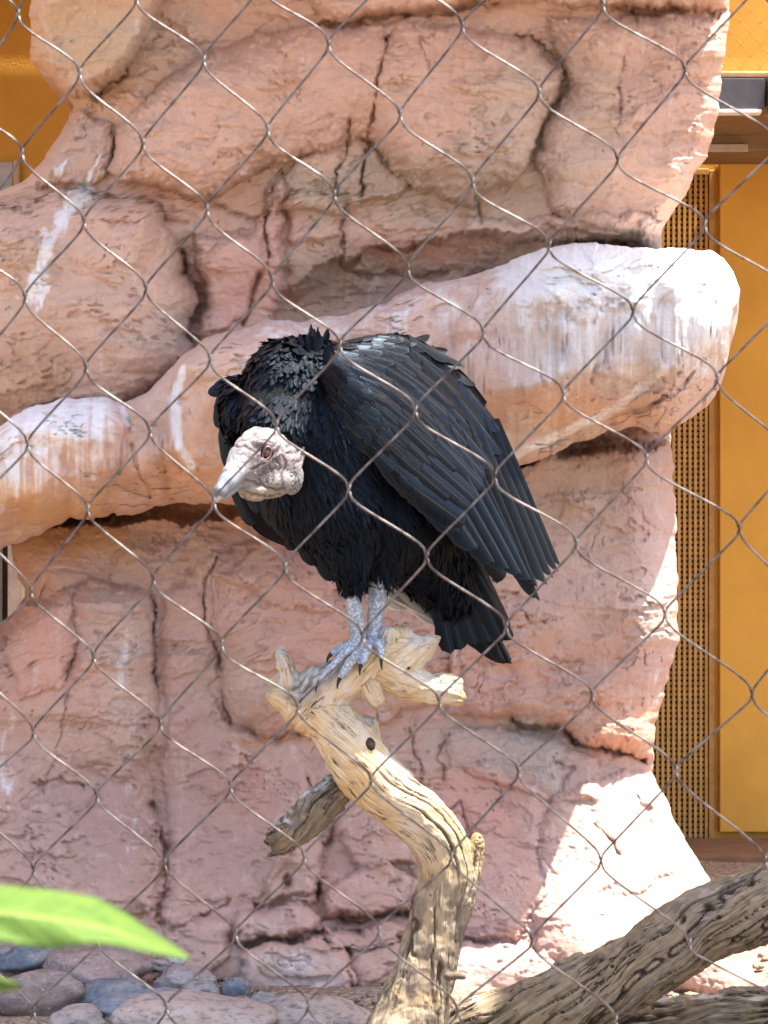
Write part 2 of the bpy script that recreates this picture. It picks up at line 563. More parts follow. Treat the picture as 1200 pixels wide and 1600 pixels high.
# ---- upper mass
PEACH = (0.50, 0.285, 0.195); OLIVE = (0.29, 0.225, 0.15); GREY = (0.33, 0.27, 0.23); MAUVE = (0.36, 0.20, 0.165)
ORANGE = (0.52, 0.22, 0.10); RED = (0.40, 0.155, 0.11); PALE = (0.55, 0.42, 0.35)
up_left = [(-160, -1000), (-80, -420), (30, -60), (46, 0), (52, 95), (95, 140), (114, 168), (92, 200), (60, 255), (30, 285), (-20, 305), (-140, 340), (-260, 420), (-300, 760)]
up_right = [(1330, -1000), (1270, -420), (1160, -120), (1142, 0), (1136, 60), (1119, 170), (1106, 245), (1084, 268), (1076, 292), (1060, 322), (1038, 360), (1034, 420), (1030, 760)]
up_plates = [
    ([(20, -400), (40, -60), (46, 60), (70, 115), (118, 158), (165, 140), (200, 110), (228, 60), (262, 0), (300, -120), (300, -400)], .17, 30),
    ([(165, 270), (185, 200), (230, 150), (300, 95), (390, 55), (520, 38), (700, 40), (830, 60), (882, 110), (862, 185), (822, 262), (740, 322), (640, 300), (570, 215), (480, 240), (420, 262), (400, 275), (330, 312), (250, 300)], .125, 85),
    ([(858, 30), (960, 22), (1140, 20), (1150, 150), (1100, 260), (1050, 372), (950, 355), (860, 335), (838, 245), (888, 130)], .07, 60),
    ([(-300, 360), (30, 318), (130, 290), (180, 300), (250, 320), (285, 395), (312, 470), (300, 522), (312, 570), (220, 640), (100, 665), (-300, 690)], .14, 75),
    ([(312, 372), (395, 362), (416, 300), (440, 268), (444, 470), (420, 530), (310, 560), (318, 470)], .055, 16),
    ([(318, 390), (405, 365), (412, 420), (380, 500), (320, 520)], .018, 10),
    ([(446, 300), (540, 290), (545, 370), (450, 385)], .022, 10),
    ([(470, -30), (620, -40), (950, -60), (1140, -60), (1140, 14), (960, 10), (760, 5), (640, 22), (500, 34)], .06, 22),
    ([(62, 238), (120, 172), (178, 196), (165, 275), (60, 300)], .05, 35),
    ([(440, 450), (500, 415), (560, 395), (700, 368), (860, 352), (1040, 372), (1060, 470), (440, 560)], -.10, 75),
    ([(720, 335), (860, 342), (990, 330), (1040, 345), (1040, 380), (720, 372)], .04, 14),
    ([(560, 210), (640, 290), (560, 330), (440, 330), (430, 285), (470, 245)], .03, 14),
]
up_cracks = [
    ([(500, 38), (530, 30), (600, 28), (700, 22), (770, 8)], 4, .03), ([(130, 349), (200, 346), (262, 345), (300, 350)], 2.5, .015),
    ([(800, 55), (850, 66), (878, 96), (884, 128), (868, 165), (850, 205), (830, 240)], 4, .028),
    ([(605, 60), (585, 120), (577, 185), (572, 240), (566, 312)], 2.6, .03), ([(545, 190), (538, 240), (524, 272), (530, 300)], 2.6, .025),
    ([(536, 318), (541, 370), (536, 418)], 3.5, .03), ([(442, 266), (426, 290), (416, 335), (412, 400)], 3.2, .03),
    ([(284, 392), (308, 450), (313, 482), (301, 524)], 4.5, .04), ([(406, 425), (396, 468), (378, 505)], 4, .035),
    ([(330, 314), (365, 335), (415, 340)], 3, .02), ([(740, 290), (748, 330), (755, 348)], 2.4, .015),
    ([(980, 18), (1040, 12), (1100, 10), (1135, 16)], 4.5, .035), ([(982, 20), (990, 32), (975, 10), (940, 2)], 4, .03),
    ([(640, 20), (625, 45), (605, 60)], 3, .02), ([(975, 90), (968, 150), (960, 215)], 3, .012), ([(200, 110), (150, 150)], 5, .03),
    ([(445, 300), (540, 300), (566, 312)], 2.4, .02), ([(62, 0), (58, 60), (70, 105)], 3, .02), ([(690, 380), (560, 395), (540, 420), (620, 432), (700, 430)], 4, .03),
    ([(920, 360), (860, 352), (700, 368)], 4, .02), ([(335, 380), (318, 420)], 2.5, .015), ([(655, 60), (660, 95), (668, 102)], 2.4, .012),
]
def up_depth(px, py):
    D = relief(px, py, up_plates, up_cracks, 2.0) + rock_noise(px, py, 5.0)
    D += 0.05 * ss(120, -80, py) + 0.85 * ss(-70, -620, py)   # unseen overhang, shaped above the frame to shade the rock and pebbles
    D += -0.06 * ss(220, 60, px) * ss(330, 150, py)
    return D
def up_tint(px, py):
    return tint_map(px, py, PEACH, [
        (130, 60, 120, 110, (.36, .24, .12), .75), (260, 70, 90, 90, GREY, .5), (120, 240, 110, 90, (.34, .22, .16), .7),
        (500, 290, 120, 60, OLIVE, .75), (700, 290, 200, 70, OLIVE, .65), (860, 200, 120, 140, (.37, .27, .19), .7), (620, 420, 260, 60, (.23, .15, .11), .8),  # dark spot paints in the shade of the recess under the overhang
        (960, 400, 120, 45, GREY, .8), (1040, 130, 80, 120, (.45, .27, .20), .5), (370, 440, 70, 90, (.46, .21, .16), .7), (440, 370, 25, 100, (.48, .22, .17), .6),
        (40, 590, 130, 90, (.33, .15, .065), .8), (60, 420, 60, 90, (.30, .22, .14), .5), (220, 460, 120, 110, (.44, .255, .17), .5), (560, 100, 90, 60, (.55, .31, .22), .6),
        (240, 320, 90, 30, (.46, .19, .12), .5), (1085, 270, 30, 40, (.6, .4, .34), .5), (280, 520, 80, 60, GREY, .45), (640, 395, 120, 25, (.38, .15, .09), .5)])  # pale spot at the right rim paints in its sunlit edge
def up_white(px, py):
    w = np.zeros(px.shape)
    for ln, wd in (([(128, 296), (104, 330), (82, 370), (62, 420), (46, 462)], 26), ([(104, 250), (86, 276)], 9), ([(162, 250), (140, 285), (128, 300)], 8), ([(60, 440), (66, 480)], 12)):
        w = np.maximum(w, .80 * ss(wd, wd * .1, line_d(px + 16 * fbm(P3(px / 22, py / 40, 1), 3), py + 10 * noise(P3(px / 15, py / 25, 6)), ln)))
    return w
rock_sheet('upper_boulder', np.concatenate([np.linspace(-1000, -70, 50), np.arange(-60, 660, 2.4)]), up_left, up_right, 560, up_depth, 4.28, up_tint, up_white, rock, edgew=26, edger=.12)

# ---- lower mass
lo_left = [(20, 600), (14, 820), (26, 890), (40, 925), (20, 960), (-30, 1000), (-160, 1060), (-330, 1180), (-420, 1620)]
lo_right = [(1045, 600), (1050, 680), (1056, 790), (1056, 900), (1063, 1000), (1036, 1075), (1022, 1150), (1018, 1205), (1062, 1292), (1122, 1392), (1165, 1480), (1210, 1620)]
lo_plates = [
    ([(-420, 1080), (-100, 1010), (0, 985), (40, 945), (100, 918), (195, 905), (240, 925), (247, 1040), (232, 1200), (250, 1330), (240, 1425), (100, 1450), (-420, 1460)], .075, 85),
    ([(112, 925), (118, 1000), (100, 1080), (30, 1100), (10, 1000), (50, 945)], .02, 25),
    ([(258, 930), (300, 885), (338, 862), (346, 950), (330, 1080), (362, 1142), (460, 1165), (500, 1215), (480, 1300), (400, 1405), (262, 1405), (256, 1200)], .016, 25),
    ([(332, 858), (420, 830), (560, 870), (700, 900), (720, 1060), (650, 1112), (560, 1132), (460, 1152), (368, 1138), (340, 1060)], .035, 40),
    ([(420, 835), (530, 880), (520, 960), (440, 950), (345, 900)], .015, 14),
    ([(700, 760), (860, 700), (1080, 690), (1090, 1000), (1040, 1185), (1000, 1184), (955, 1180), (915, 1168), (880, 1142), (800, 1130), (700, 1120)], .065, 45),
    ([(690, 1140), (800, 1140), (880, 1160), (940, 1200), (930, 1260), (830, 1240), (700, 1200)], .02, 18),
    ([(640, 1210), (760, 1190), (860, 1240), (850, 1400), (800, 1470), (640, 1470)], .03, 35),
    ([(860, 1250), (960, 1205), (1040, 1200), (1150, 1390), (1210, 1560), (900, 1560), (830, 1450)], .05, 60),
    ([(374, 1424), (480, 1412), (498, 1434), (492, 1452), (440, 1468), (370, 1470), (362, 1445)], .05, 12),
    ([(508, 1400), (540, 1365), (600, 1345), (650, 1380), (642, 1420), (560, 1432), (512, 1438)], .05, 12),
    ([(384, 1478), (480, 1470), (540, 1480), (560, 1530), (540, 1620), (380, 1620), (372, 1530)], .075, 22),
    ([(545, 1478), (640, 1470), (860, 1480), (900, 1620), (560, 1620)], .055, 25),
    ([(440, 1306), (500, 1300), (512, 1330), (496, 1408), (420, 1412), (404, 1372)], .035, 10),
    ([(500, 1455), (600, 1442), (640, 1456), (610, 1476), (520, 1484)], .05, 9),
    ([(520, 1300), (560, 1230), (640, 1250), (650, 1350), (560, 1360)], .03, 14),
    ([(255, 1440), (300, 1425), (360, 1440), (370, 1500), (300, 1530), (240, 1500)], .03, 18),
    ([(20, 690), (300, 770), (600, 720), (1050, 660), (1050, 700), (860, 716), (700, 780), (330, 812), (20, 830)], -.10, 30),
]
lo_cracks = [
    ([(236, 930), (243, 945)], 4, .03), ([(243, 960), (243, 1010), (246, 1066)], 2.6, .02), ([(342, 868), (312, 930), (330, 1000), (346, 1070), (364, 1136), (400, 1142), (462, 1152)], 2.4, .016),
    ([(112, 922), (116, 1000), (104, 1062)], 3, .015), ([(52, 1220), (90, 1217), (132, 1222)], 3, .02), ([(232, 1260), (252, 1320), (258, 1385), (246, 1432)], 4.5, .035),
    ([(800, 1128), (880, 1140), (918, 1168), (958, 1180), (1006, 1184)], 5, .05), ([(478, 1218), (520, 1288), (506, 1340), (498, 1410)], 3.5, .03), ([(400, 1415), (440, 1406), (500, 1396)], 4.5, .035),
    ([(360, 1410), (270, 1450), (250, 1440)], 4, .03), ([(500, 1440), (600, 1430), (650, 1425)], 5, .04), ([(370, 1474), (480, 1462), (560, 1450)], 5, .04), ([(690, 1210), (680, 1180), (700, 1150)], 3, .015),
    ([(680, 1290), (720, 1250), (740, 1300), (720, 1360)], 3, .015), ([(120, 800), (190, 790), (280, 780)], 4, .03), ([(12, 1000), (26, 975)], 3, .02), ([(66, 905), (66, 925)], 3, .02), ([(110, 1070), (100, 1150), (70, 1230)], 2.2, .008),
    ([(930, 1290), (960, 1310), (970, 1330)], 3, .02), ([(1000, 1240), (1015, 1260), (1020, 1290)], 4, .02), ([(930, 1400), (1000, 1390), (1080, 1350)], 3.5, .012), ([(820, 960), (830, 975), (845, 985)], 3, .012),
    ([(870, 1190), (890, 1205), (880, 1230), (865, 1240)], 3, .012), ([(640, 1150), (660, 1200), (650, 1260)], 2.6, .012), ([(560, 980), (600, 985), (660, 970)], 2.4, .008), ([(450, 1368), (452, 1384)], 6, .05),
]
def lo_depth(px, py):
    D = relief(px, py, lo_plates, lo_cracks, 12.0) + rock_noise(px, py, 25.0, 0.55) * (1 - .55 * ss(780, 880, px) * ss(1170, 1260, py))
    D += 0.30 * ss(1120, 1600, py) + 0.10 * ss(1250, 1500, py) * ss(700, 1000, px)
    D += -0.10 * ss(980, 760, py)
    return D
def lo_tint(px, py):
    return np.array([.93, .90, .87]) * tint_map(px, py, (.43, .245, .19), [
        (90, 1060, 110, 110, (.52, .26, .19), .7), (190, 980, 60, 70, GREY, .6), (200, 1060, 60, 120, (.52, .36, .30), .6), (120, 1170, 120, 90, (.38, .25, .19), .6), (120, 1300, 150, 120, (.29, .175, .15), .8),
        (330, 1060, 80, 130, (.40, .27, .22), .7), (330, 1250, 110, 150, (.33, .19, .16), .7), (380, 1230, 60, 60, (.42, .19, .13), .5), (450, 980, 120, 120, (.50, .28, .215), .6), (420, 870, 70, 40, (.44, .20, .13), .4),
        (430, 1150, 90, 10, (.46, .17, .07), .9), (260, 870, 120, 60, (.40, .26, .19), .6), (100, 840, 120, 40, (.45, .22, .07), .85), (320, 800, 130, 25, (.50, .23, .09), .8), (860, 790, 150, 100, (.46, .33, .24), .7),  # orange spots under the ledge's left end paint in warm bounce
        (880, 900, 150, 110, (.50, .33, .25), .6), (760, 1060, 110, 70, (.48, .27, .21), .6), (960, 1130, 90, 70, (.52, .25, .15), .8), (830, 1180, 90, 50, (.32, .265, .23), .85), (720, 1160, 70, 40, GREY, .5),
        (740, 1260, 110, 80, (.47, .21, .155), .7), (780, 1360, 120, 80, (.42, .22, .18), .6), (760, 1480, 180, 80, (.36, .23, .20), .7), (980, 1340, 140, 160, (.56, .37, .30), .7), (450, 1440, 110, 70, (.46, .28, .24), .6), (450, 1530, 100, 50, (.50, .38, .34), .7),  # pale spot at the lower right paints in the sunlit patch
        (560, 1400, 90, 60, (.42, .22, .18), .5), (1030, 900, 40, 200, (.44, .32, .29), .6), (290, 1480, 100, 40, (.34, .20, .17), .6)])
def lo_white(px, py):
    w = np.zeros(px.shape)
    for ln, wd, k in (([(200, 1000), (196, 1060)], 26, .55), ([(10, 1120), (5, 1260)], 16, .6), ([(205, 1230), (200, 1330)], 16, .5), ([(1040, 900), (1040, 1060), (1030, 1090)], 24, .35), ([(470, 1520), (440, 1490)], 40, .45), ([(230, 1080), (190, 1180)], 14, .4)):  # streak by the right edge paints the sunlit rim white
        w = np.maximum(w, k * .72 * ss(wd * 1.3, 0, line_d(px + 22 * fbm(P3(px / 30, py / 60, 2), 3), py, ln)) * ss(-.5, .3, fbm(P3(px / 14, py / 70, 9), 3)))
    return w
rock_sheet('lower_boulder', np.arange(640, 1625, 2.4), lo_left, lo_right, 680, lo_depth, 4.25, lo_tint, lo_white, rock, edgew=70, edger=.16)

# ---- the ledge: a loft of rounded sections
def ledge():
    top = np.array([(-420, 770), (-200, 730), (-60, 695), (0, 672), (50, 641), (100, 626), (160, 620), (192, 632), (215, 618), (245, 597), (300, 550), (340, 526), (420, 506), (520, 492), (600, 475), (700, 440), (780, 412), (850, 395), (950, 388), (1060, 389), (1108, 392), (1130, 406), (1146, 428), (1156, 455)], float)
    bot = np.array([(-420, 900), (-100, 880), (0, 862), (60, 836), (110, 806), (200, 797), (270, 783), (330, 790), (420, 800), (520, 790), (640, 770), (760, 740), (850, 712), (900, 692), (980, 668), (1040, 672), (1078, 655), (1104, 636), (1126, 602), (1132, 575), (1140, 530), (1152, 492), (1156, 456)], float)
    n = 620
    t = np.linspace(0, 1, n)
    px = -420 + (1156 + 420) * (1 - (1 - t) ** 1.5)
    T = np.interp(px, *top.T); B = np.interp(px, *bot.T)
    T += 4 * fbm(P3(px / 35, 0, 3.3), 4) * ss(1156, 1130, px); B += 6 * fbm(P3(px / 35, 0, 6.3), 4) * ss(1156, 1130, px)
    m = 300
    # angle 0 = back, goes over the top, front, under
    th = np.linspace(0, 2 * np.pi, m, endpoint=False)
    th = th - 0.5 * np.sin(th) * -0.6            # more points at the front
    ct, st = np.cos(th), np.sin(th)
    e = 2 / 5.0
    cy = np.sign(ct) * np.abs(ct) ** e; cz = np.sign(st) * np.abs(st) ** e
    mid = (T + B) / 2; half = (B - T) / 2
    ry = 0.27 * np.sqrt(np.clip((1165 - px) / 110, 0.02, 1)) + 0.06 * ss(600, 1000, px) * np.sqrt(np.clip((1165 - px) / 110, 0.02, 1))
    Yc = 4.23
    PX = np.repeat(px[:, None], m, 1); PY = mid[:, None] - half[:, None] * cz[None, :]
    fr = np.clip(-cy, 0, 1)[None, :]                      # 1 at the front
    Yd = Yc + ry[:, None] * cy[None, :]
    # undercut: the lower third slopes back under the lip
    low = ss(0.10, 1.0, (PY - mid[:, None]) / np.maximum(half[:, None], 1))
    Yd += 0.15 * low * fr
    D = rock_noise(PX, PY, 40.0, 0.6) * 1.15 + 0.045 * fbm(P3(PX / 150, PY / 90, 44.0), 3)
    w = PX + 12 * fbm(P3(PX / 60, PY / 60, 3), 3); q = PY + 12 * fbm(P3(PX / 60, PY / 60, 13), 3)
    for poly, h, so in (([(780, 400), (1160, 380), (1170, 500), (1130, 560), (1040, 590), (930, 592), (850, 605), (770, 640), (700, 620), (720, 500)], .035, 22),
                        ([(790, 410), (850, 400), (940, 470), (1010, 460), (1060, 400), (1120, 400), (1140, 450), (1060, 440), (1020, 500), (900, 500), (840, 450)], .012, 10),
                        ([(-100, 660), (100, 620), (185, 625), (200, 700), (160, 800), (-100, 850)], .06, 40), ([(260, 570), (340, 520), (460, 500), (520, 600), (480, 780), (330, 790), (262, 770)], .05, 45)):
        t2 = np.clip(poly_sd(w, q, poly) / so, 0, 1); D += h * np.sqrt(1 - (1 - t2) ** 2) * fr
    for ln, wd, dp in (([(960, 520), (945, 560), (925, 600)], 3, .02), ([(200, 630), (192, 680), (185, 740)], 3.5, .02), ([(205, 690), (215, 740), (235, 780)], 2.5, .015), ([(1105, 640), (1112, 600), (1120, 565)], 4, .03), ([(860, 700), (960, 650), (1060, 610), (1110, 560)], 5, .02), ([(900, 690), (1000, 640), (1080, 590)], 4, .014), ([(270, 600), (262, 680), (280, 740)], 3, .015)):
        D -= dp * np.exp(-(line_d(w, q, ln) / wd) ** 2) * fr
    Y = Yd - D * (0.35 + 0.65 * fr)
    PY2 = PY - (1 - fr) * D * 200 * np.sign(cz)[None, :]
    V = at(PX, PY2, Y)
    # white droppings on top and face; the right top also paints in sunlit white
    streak = fbm(P3(PX / 9, PY / 170, 2.0), 4)
    rel = (PY - T[:, None]) / np.maximum(B - T, 1)[:, None]
    W = np.zeros(PX.shape)
    W = np.maximum(W, ss(700, 900, PX) * (1.25 * ss(.30, .05, rel + .05 * streak) + ss(.85, .2, rel + .3 * streak) * .72))
    W = np.maximum(W, ss(1000, 1100, PX) * ss(1.0, .4, rel + .25 * streak) * .85)
    W = np.maximum(W, ss(330, 420, PX) * ss(900, 700, PX) * ss(.5, .0, rel + .2 * streak) * .42)
    W = np.maximum(W, ss(205, 165, PX) * ss(-20, 20, PX) * ss(.85, .15, rel + .45 * streak) * .78)
    W = np.maximum(W, ss(60, -30, PX) * ss(1.0, .4, rel + .3 * streak) * .75)
    W = np.maximum(W, .9 * ss(13, 2, line_d(PX + 4 * streak, PY, [(285, 580), (272, 620), (276, 690), (300, 728)])))
    W = np.maximum(W, .8 * ss(10, 3, line_d(PX + 4 * streak, PY, [(190, 635), (200, 660)])))
    W = np.maximum(W, .62 * ss(14, 3, line_d(PX, PY, [(760, 728), (850, 690), (960, 640), (1060, 560), (1090, 500)])))
    # upper back of the ledge, sunlit white painted in where the top shows
    W = np.maximum(W, ss(800, 880, PX) * (cz[None, :] > .5) * 1.2)
    tint = tint_map(PX, PY, (.50, .30, .22), [(960, 520, 220, 100, (.50, .45, .41), .8), (840, 500, 90, 80, (.50, .37, .30), .6), (880, 640, 160, 35, (.50, .28, .16), .8), (900, 690, 160, 30, (.36, .28, .19), .7),
        (320, 740, 120, 60, (.56, .28, .14), .8), (80, 790, 130, 50, (.54, .27, .10), .9), (330, 640, 50, 100, (.56, .33, .22), .6), (640, 540, 160, 60, (.54, .35, .28), .6), (100, 720, 90, 60, (.52, .32, .24), .5), (1080, 640, 60, 40, (.5, .33, .25), .6)])  # orange spots low on the left paint in bounced light
    me = mesh_np('ledge', V.reshape(-1, 3), grid_faces(n, m, True), M['rock'])
    attr(me, 'tint', tint.reshape(-1, 3)); attr(me, 'white', W.ravel())
    return obj('ledge', me, rock)
ledge()
# ------------------------------------------------------------------ pebbles
def pebble_mat():
    m = Mat('river_pebble', 0.55, spec=0.35)
    p = m.pos()
    oi = m.n('ObjectInfo')
    c = oi.outputs['Color']
    c = m.mix(m.rng(m.noise(p, 22, 5, 0.65), 0.35, 0.7, 0.0, 0.45), c, (0.42, 0.36, 0.34))
    c = m.mix(m.rng(m.noise(m.scale(p, (60, 60, 160)), 1, 4, 0.7), 0.46, 0.68, 0.0, 0.65), c, (0.075, 0.06, 0.058))
    c = m.mix(m.rng(m.noise(p, 150, 3), 0.6, 0.75, 0.0, 0.5), c, (0.55, 0.50, 0.47))
    m.col(c); m.bump(m.noise(p, 110, 6, .7), 0.5, 0.005)
    return m.m
M['pebble'] = pebble_mat()
import bmesh
def ico(sub):
    bm = bmesh.new(); bmesh.ops.create_icosphere(bm, subdivisions=sub, radius=1)
    v = np.array([q.co[:] for q in bm.verts]); f = np.array([[q.index for q in p.verts] for p in bm.faces]); bm.free()
    return v, f
ICO = ico(4)
def pebble(px, py, Y, wpx, hpx, color, label, seed, group=None, tilt=0.0):
    """centre pixel, distance, visible width and height"""
    c = at(px, py, Y); s = Y / F
    rx, rz = wpx * s / 2, hpx * s / 2
    ry = rx * .8
    v = ICO[0].copy()
    v = np.sign(v) * np.abs(v) ** .9
    v *= (1 + .26 * fbm(v * 1.0 + seed * 7.7, 3) )[:, None]
    v *= np.array([rx, ry, rz])
    a = tilt; v = np.stack([v[:, 0] * math.cos(a) - v[:, 2] * math.sin(a), v[:, 1], v[:, 0] * math.sin(a) + v[:, 2] * math.cos(a)], -1)
    o = obj('pebble', mesh_np('pebble', v, ICO[1], M['pebble']))
    o.location = c; o.color = (*color, 1)
    tag(o, label, 'pebble', group)
    return o
SL = (.10, .13, .165); MV = (.25, .17, .15); TN = (.38, .29, .24); GY = (.25, .24, .24); BR = (.15, .10, .085); LM = (.29, .235, .22)
for k, (px, py, Y, w_, h_, c, lab, ti) in enumerate([
    (72, 1491, 3.98, 160, 50, SL, 'blue grey flat pebble leaning up against the rock, under the green leaf', .18),
    (150, 1517, 3.88, 168, 70, MV, 'large mauve brown rounded pebble between the blue grey and slate pebbles', -.05),
    (56, 1560, 3.72, 138, 84, BR, 'big dark brown banded pebble beside the mauve brown pebble', .05),
    (172, 1552, 3.74, 110, 44, SL, 'smooth slate pebble wedged in front of the mauve brown pebble', .15),
    (214, 1572, 3.66, 150, 46, (.14, .165, .20), 'streaked blue slate pebble next to the big pale tan pebble', .10),
    (293, 1536, 3.84, 98, 52, LM, 'pale mauve egg shaped pebble behind the pale tan pebble', -.08),
    (312, 1552, 3.78, 58, 36, GY, 'light grey pebble tucked under the egg shaped pebble', 0),
    (369, 1547, 3.82, 44, 40, SL, 'small dark slate pebble standing against the stained base stone', .2),
    (411, 1566, 3.78, 46, 32, GY, 'small round grey pebble at the foot of the stained base stone', 0),
    (304, 1598, 3.58, 240, 78, TN, 'largest pale tan flat pebble with sun on its front edge', -.03),
    (497, 1592, 3.62, 165, 70, TN, 'wide pale tan pebble beside the foot of the branch', -.05),
    (126, 1596, 3.62, 90, 46, (.30, .24, .21), 'brown grey pebble half hidden in front of the slate pebbles', .05),
    (247, 1509, 3.92, 38, 20, LM, 'little pale mauve pebble by the rock foot', 0),
    (12, 1486, 4.0, 46, 16, GY, 'thin pale grey pebble behind the blue grey pebble', 0),
    (276, 1500, 3.95, 40, 22, (.5, .47, .45), 'small whitish pebble touching the rock under the leaf tip', .1),
    (305, 1496, 3.97, 30, 20, (.5, .47, .45), 'tiny whitish pebble beside another whitish one', 0),
    (-70, 1540, 3.8, 120, 70, GY, 'grey pebble at the end of the pebble row', 0),
    (-60, 1600, 3.6, 130, 60, SL, 'slate pebble beside the dark brown banded pebble', 0),
    (400, 1602, 3.55, 60, 34, BR, 'brown pebble squeezed between the two pale tan pebbles', 0),
    (1130, 1580, 3.95, 120, 60, (.5, .40, .36), 'pale pink stone on the sunlit ground behind the low log', .05),
]):
    pebble(px, py, Y, w_, h_, c, lab, k + 1, 'river pebbles at the foot of the rock', ti)
# loose grit between the pebbles
gp = []
v0, f0 = ico(1)
for k in range(900):
    x, y = rng.uniform(-1.1, 1.2), rng.uniform(3.2, 4.2)
    r = rng.uniform(.004, .013)
    gp.append((v0 * np.array([r, r * rng.uniform(.7, 1), r * .6]) * (1 + .2 * rng.normal(size=(len(v0), 1))) + np.array([x, y, .004]), f0))
v, f = join_data(gp)
gr = obj('gravel', mesh_np('gravel', v, f, M['ground'])); gr['kind'] = 'stuff'
tag(gr, 'fine loose gravel scattered between the pebbles', 'gravel')

# ------------------------------------------------------------------ dead wood (grown as a smooth union of tapered limbs)
def wood_mat(name, pale, dark, warm, crackk=1.0, streak=.75):
    m = Mat(name, 0.75, spec=0.2)
    gA = m.at('grain').outputs['Vector']
    p = m.pos()
    g1 = m.noise(m.scale(gA, (260, 260, 14)), 1.0, 4, 0.6, 0.5)
    g2 = m.noise(m.scale(gA, (700, 700, 30)), 1.0, 3, 0.65, 0.3)
    b = m.noise(p, 11, 4, 0.6)
    c = m.mix(m.rng(b, 0.35, 0.65), pale, warm)
    c = m.mix(m.rng(g1, 0.32, 0.55, streak, 0.0), c, dark)
    c = m.mix(m.rng(g2, 0.35, 0.6, streak * .5, 0.0), c, dark)
    c = m.mix(m.at('weather_shade').outputs['Fac'], c, (.145, .11, .08))
    c = m.mix(m.at('bleach').outputs['Fac'], c, (.55, .52, .49))
    hair = m.math('ABSOLUTE', m.math('SUBTRACT', m.noise(m.scale(gA, (150, 150, 8)), 1.0, 3, 0.5, 0.8), 0.5))
    hk = m.math('MULTIPLY', m.rng(hair, 0.006, 0.022, 1.0, 0.0), m.rng(m.noise(p, 25, 2), 0.48, 0.58))
    ck = m.math('MAXIMUM', m.at('crack').outputs['Fac'], hk)
    c = m.mix(m.math('MULTIPLY', ck, .92 * crackk), c, tuple(x * .22 for x in dark))
    hole = m.n('TexVoronoi'); hole.inputs['Scale'].default_value = 17; m.l(p, hole.inputs['Vector'])
    hf = m.rng(hole.outputs['Distance'], 0.045, 0.075, 1.0, 0.0)
    c = m.mix(m.math('MULTIPLY', hf, .9), c, (.02, .012, .008))
    m.col(c)
    h = m.math('SUBTRACT', m.math('ADD', g1, m.math('MULTIPLY', g2, .5)), m.math('ADD', ck, hf))
    m.bump(h, 0.7, 0.006)
    return m.m
M['perchwood'] = wood_mat('pale_dead_wood', (.62, .51, .36), (.27, .18, .10), (.56, .40, .20), 1.0, .38)
M['logwood'] = wood_mat('weathered_log_wood', (.34, .265, .185), (.11, .08, .055), (.30, .21, .12))

def limb_sdf(P, chains, k=12.0):
    """P (n,3) in px,py,mm depth; returns distance and soft nearest (along, tangent)"""
    d = np.full(len(P), 1e9)
    for ch in chains:
        ch = np.asarray(ch, float)
        dc = np.full(len(P), 1e9)
        for a, b in zip(ch[:-1], ch[1:]):
            e = b[:3] - a[:3]; L2 = e @ e + 1e-9
            t = np.clip(((P - a[:3]) @ e) / L2, 0, 1)
            q = np.linalg.norm(P - a[:3] - t[:, None] * e, axis=1) - (a[3] + (b[3] - a[3]) * t)
            dc = np.minimum(dc, q)
        h = np.clip(.5 + .5 * (d - dc) / k, 0, 1)
        d = d * (1 - h) + dc * h - k * h * (1 - h)
    return d

def smooth_chain(ch, sub=3):
    ch = np.asarray(ch, float); out = []
    for i in range(len(ch) - 1):
        p0, p1, p2, p3 = ch[max(i - 1, 0)], ch[i], ch[i + 1], ch[min(i + 2, len(ch) - 1)]
        for t in np.arange(sub) / sub:
            out.append(.5 * ((2 * p1) + (p2 - p0) * t + (2 * p0 - 5 * p1 + 4 * p2 - p3) * t * t + (3 * p1 - p0 - 3 * p2 + p3) * t ** 3))
    out.append(ch[-1]); return np.array(out)

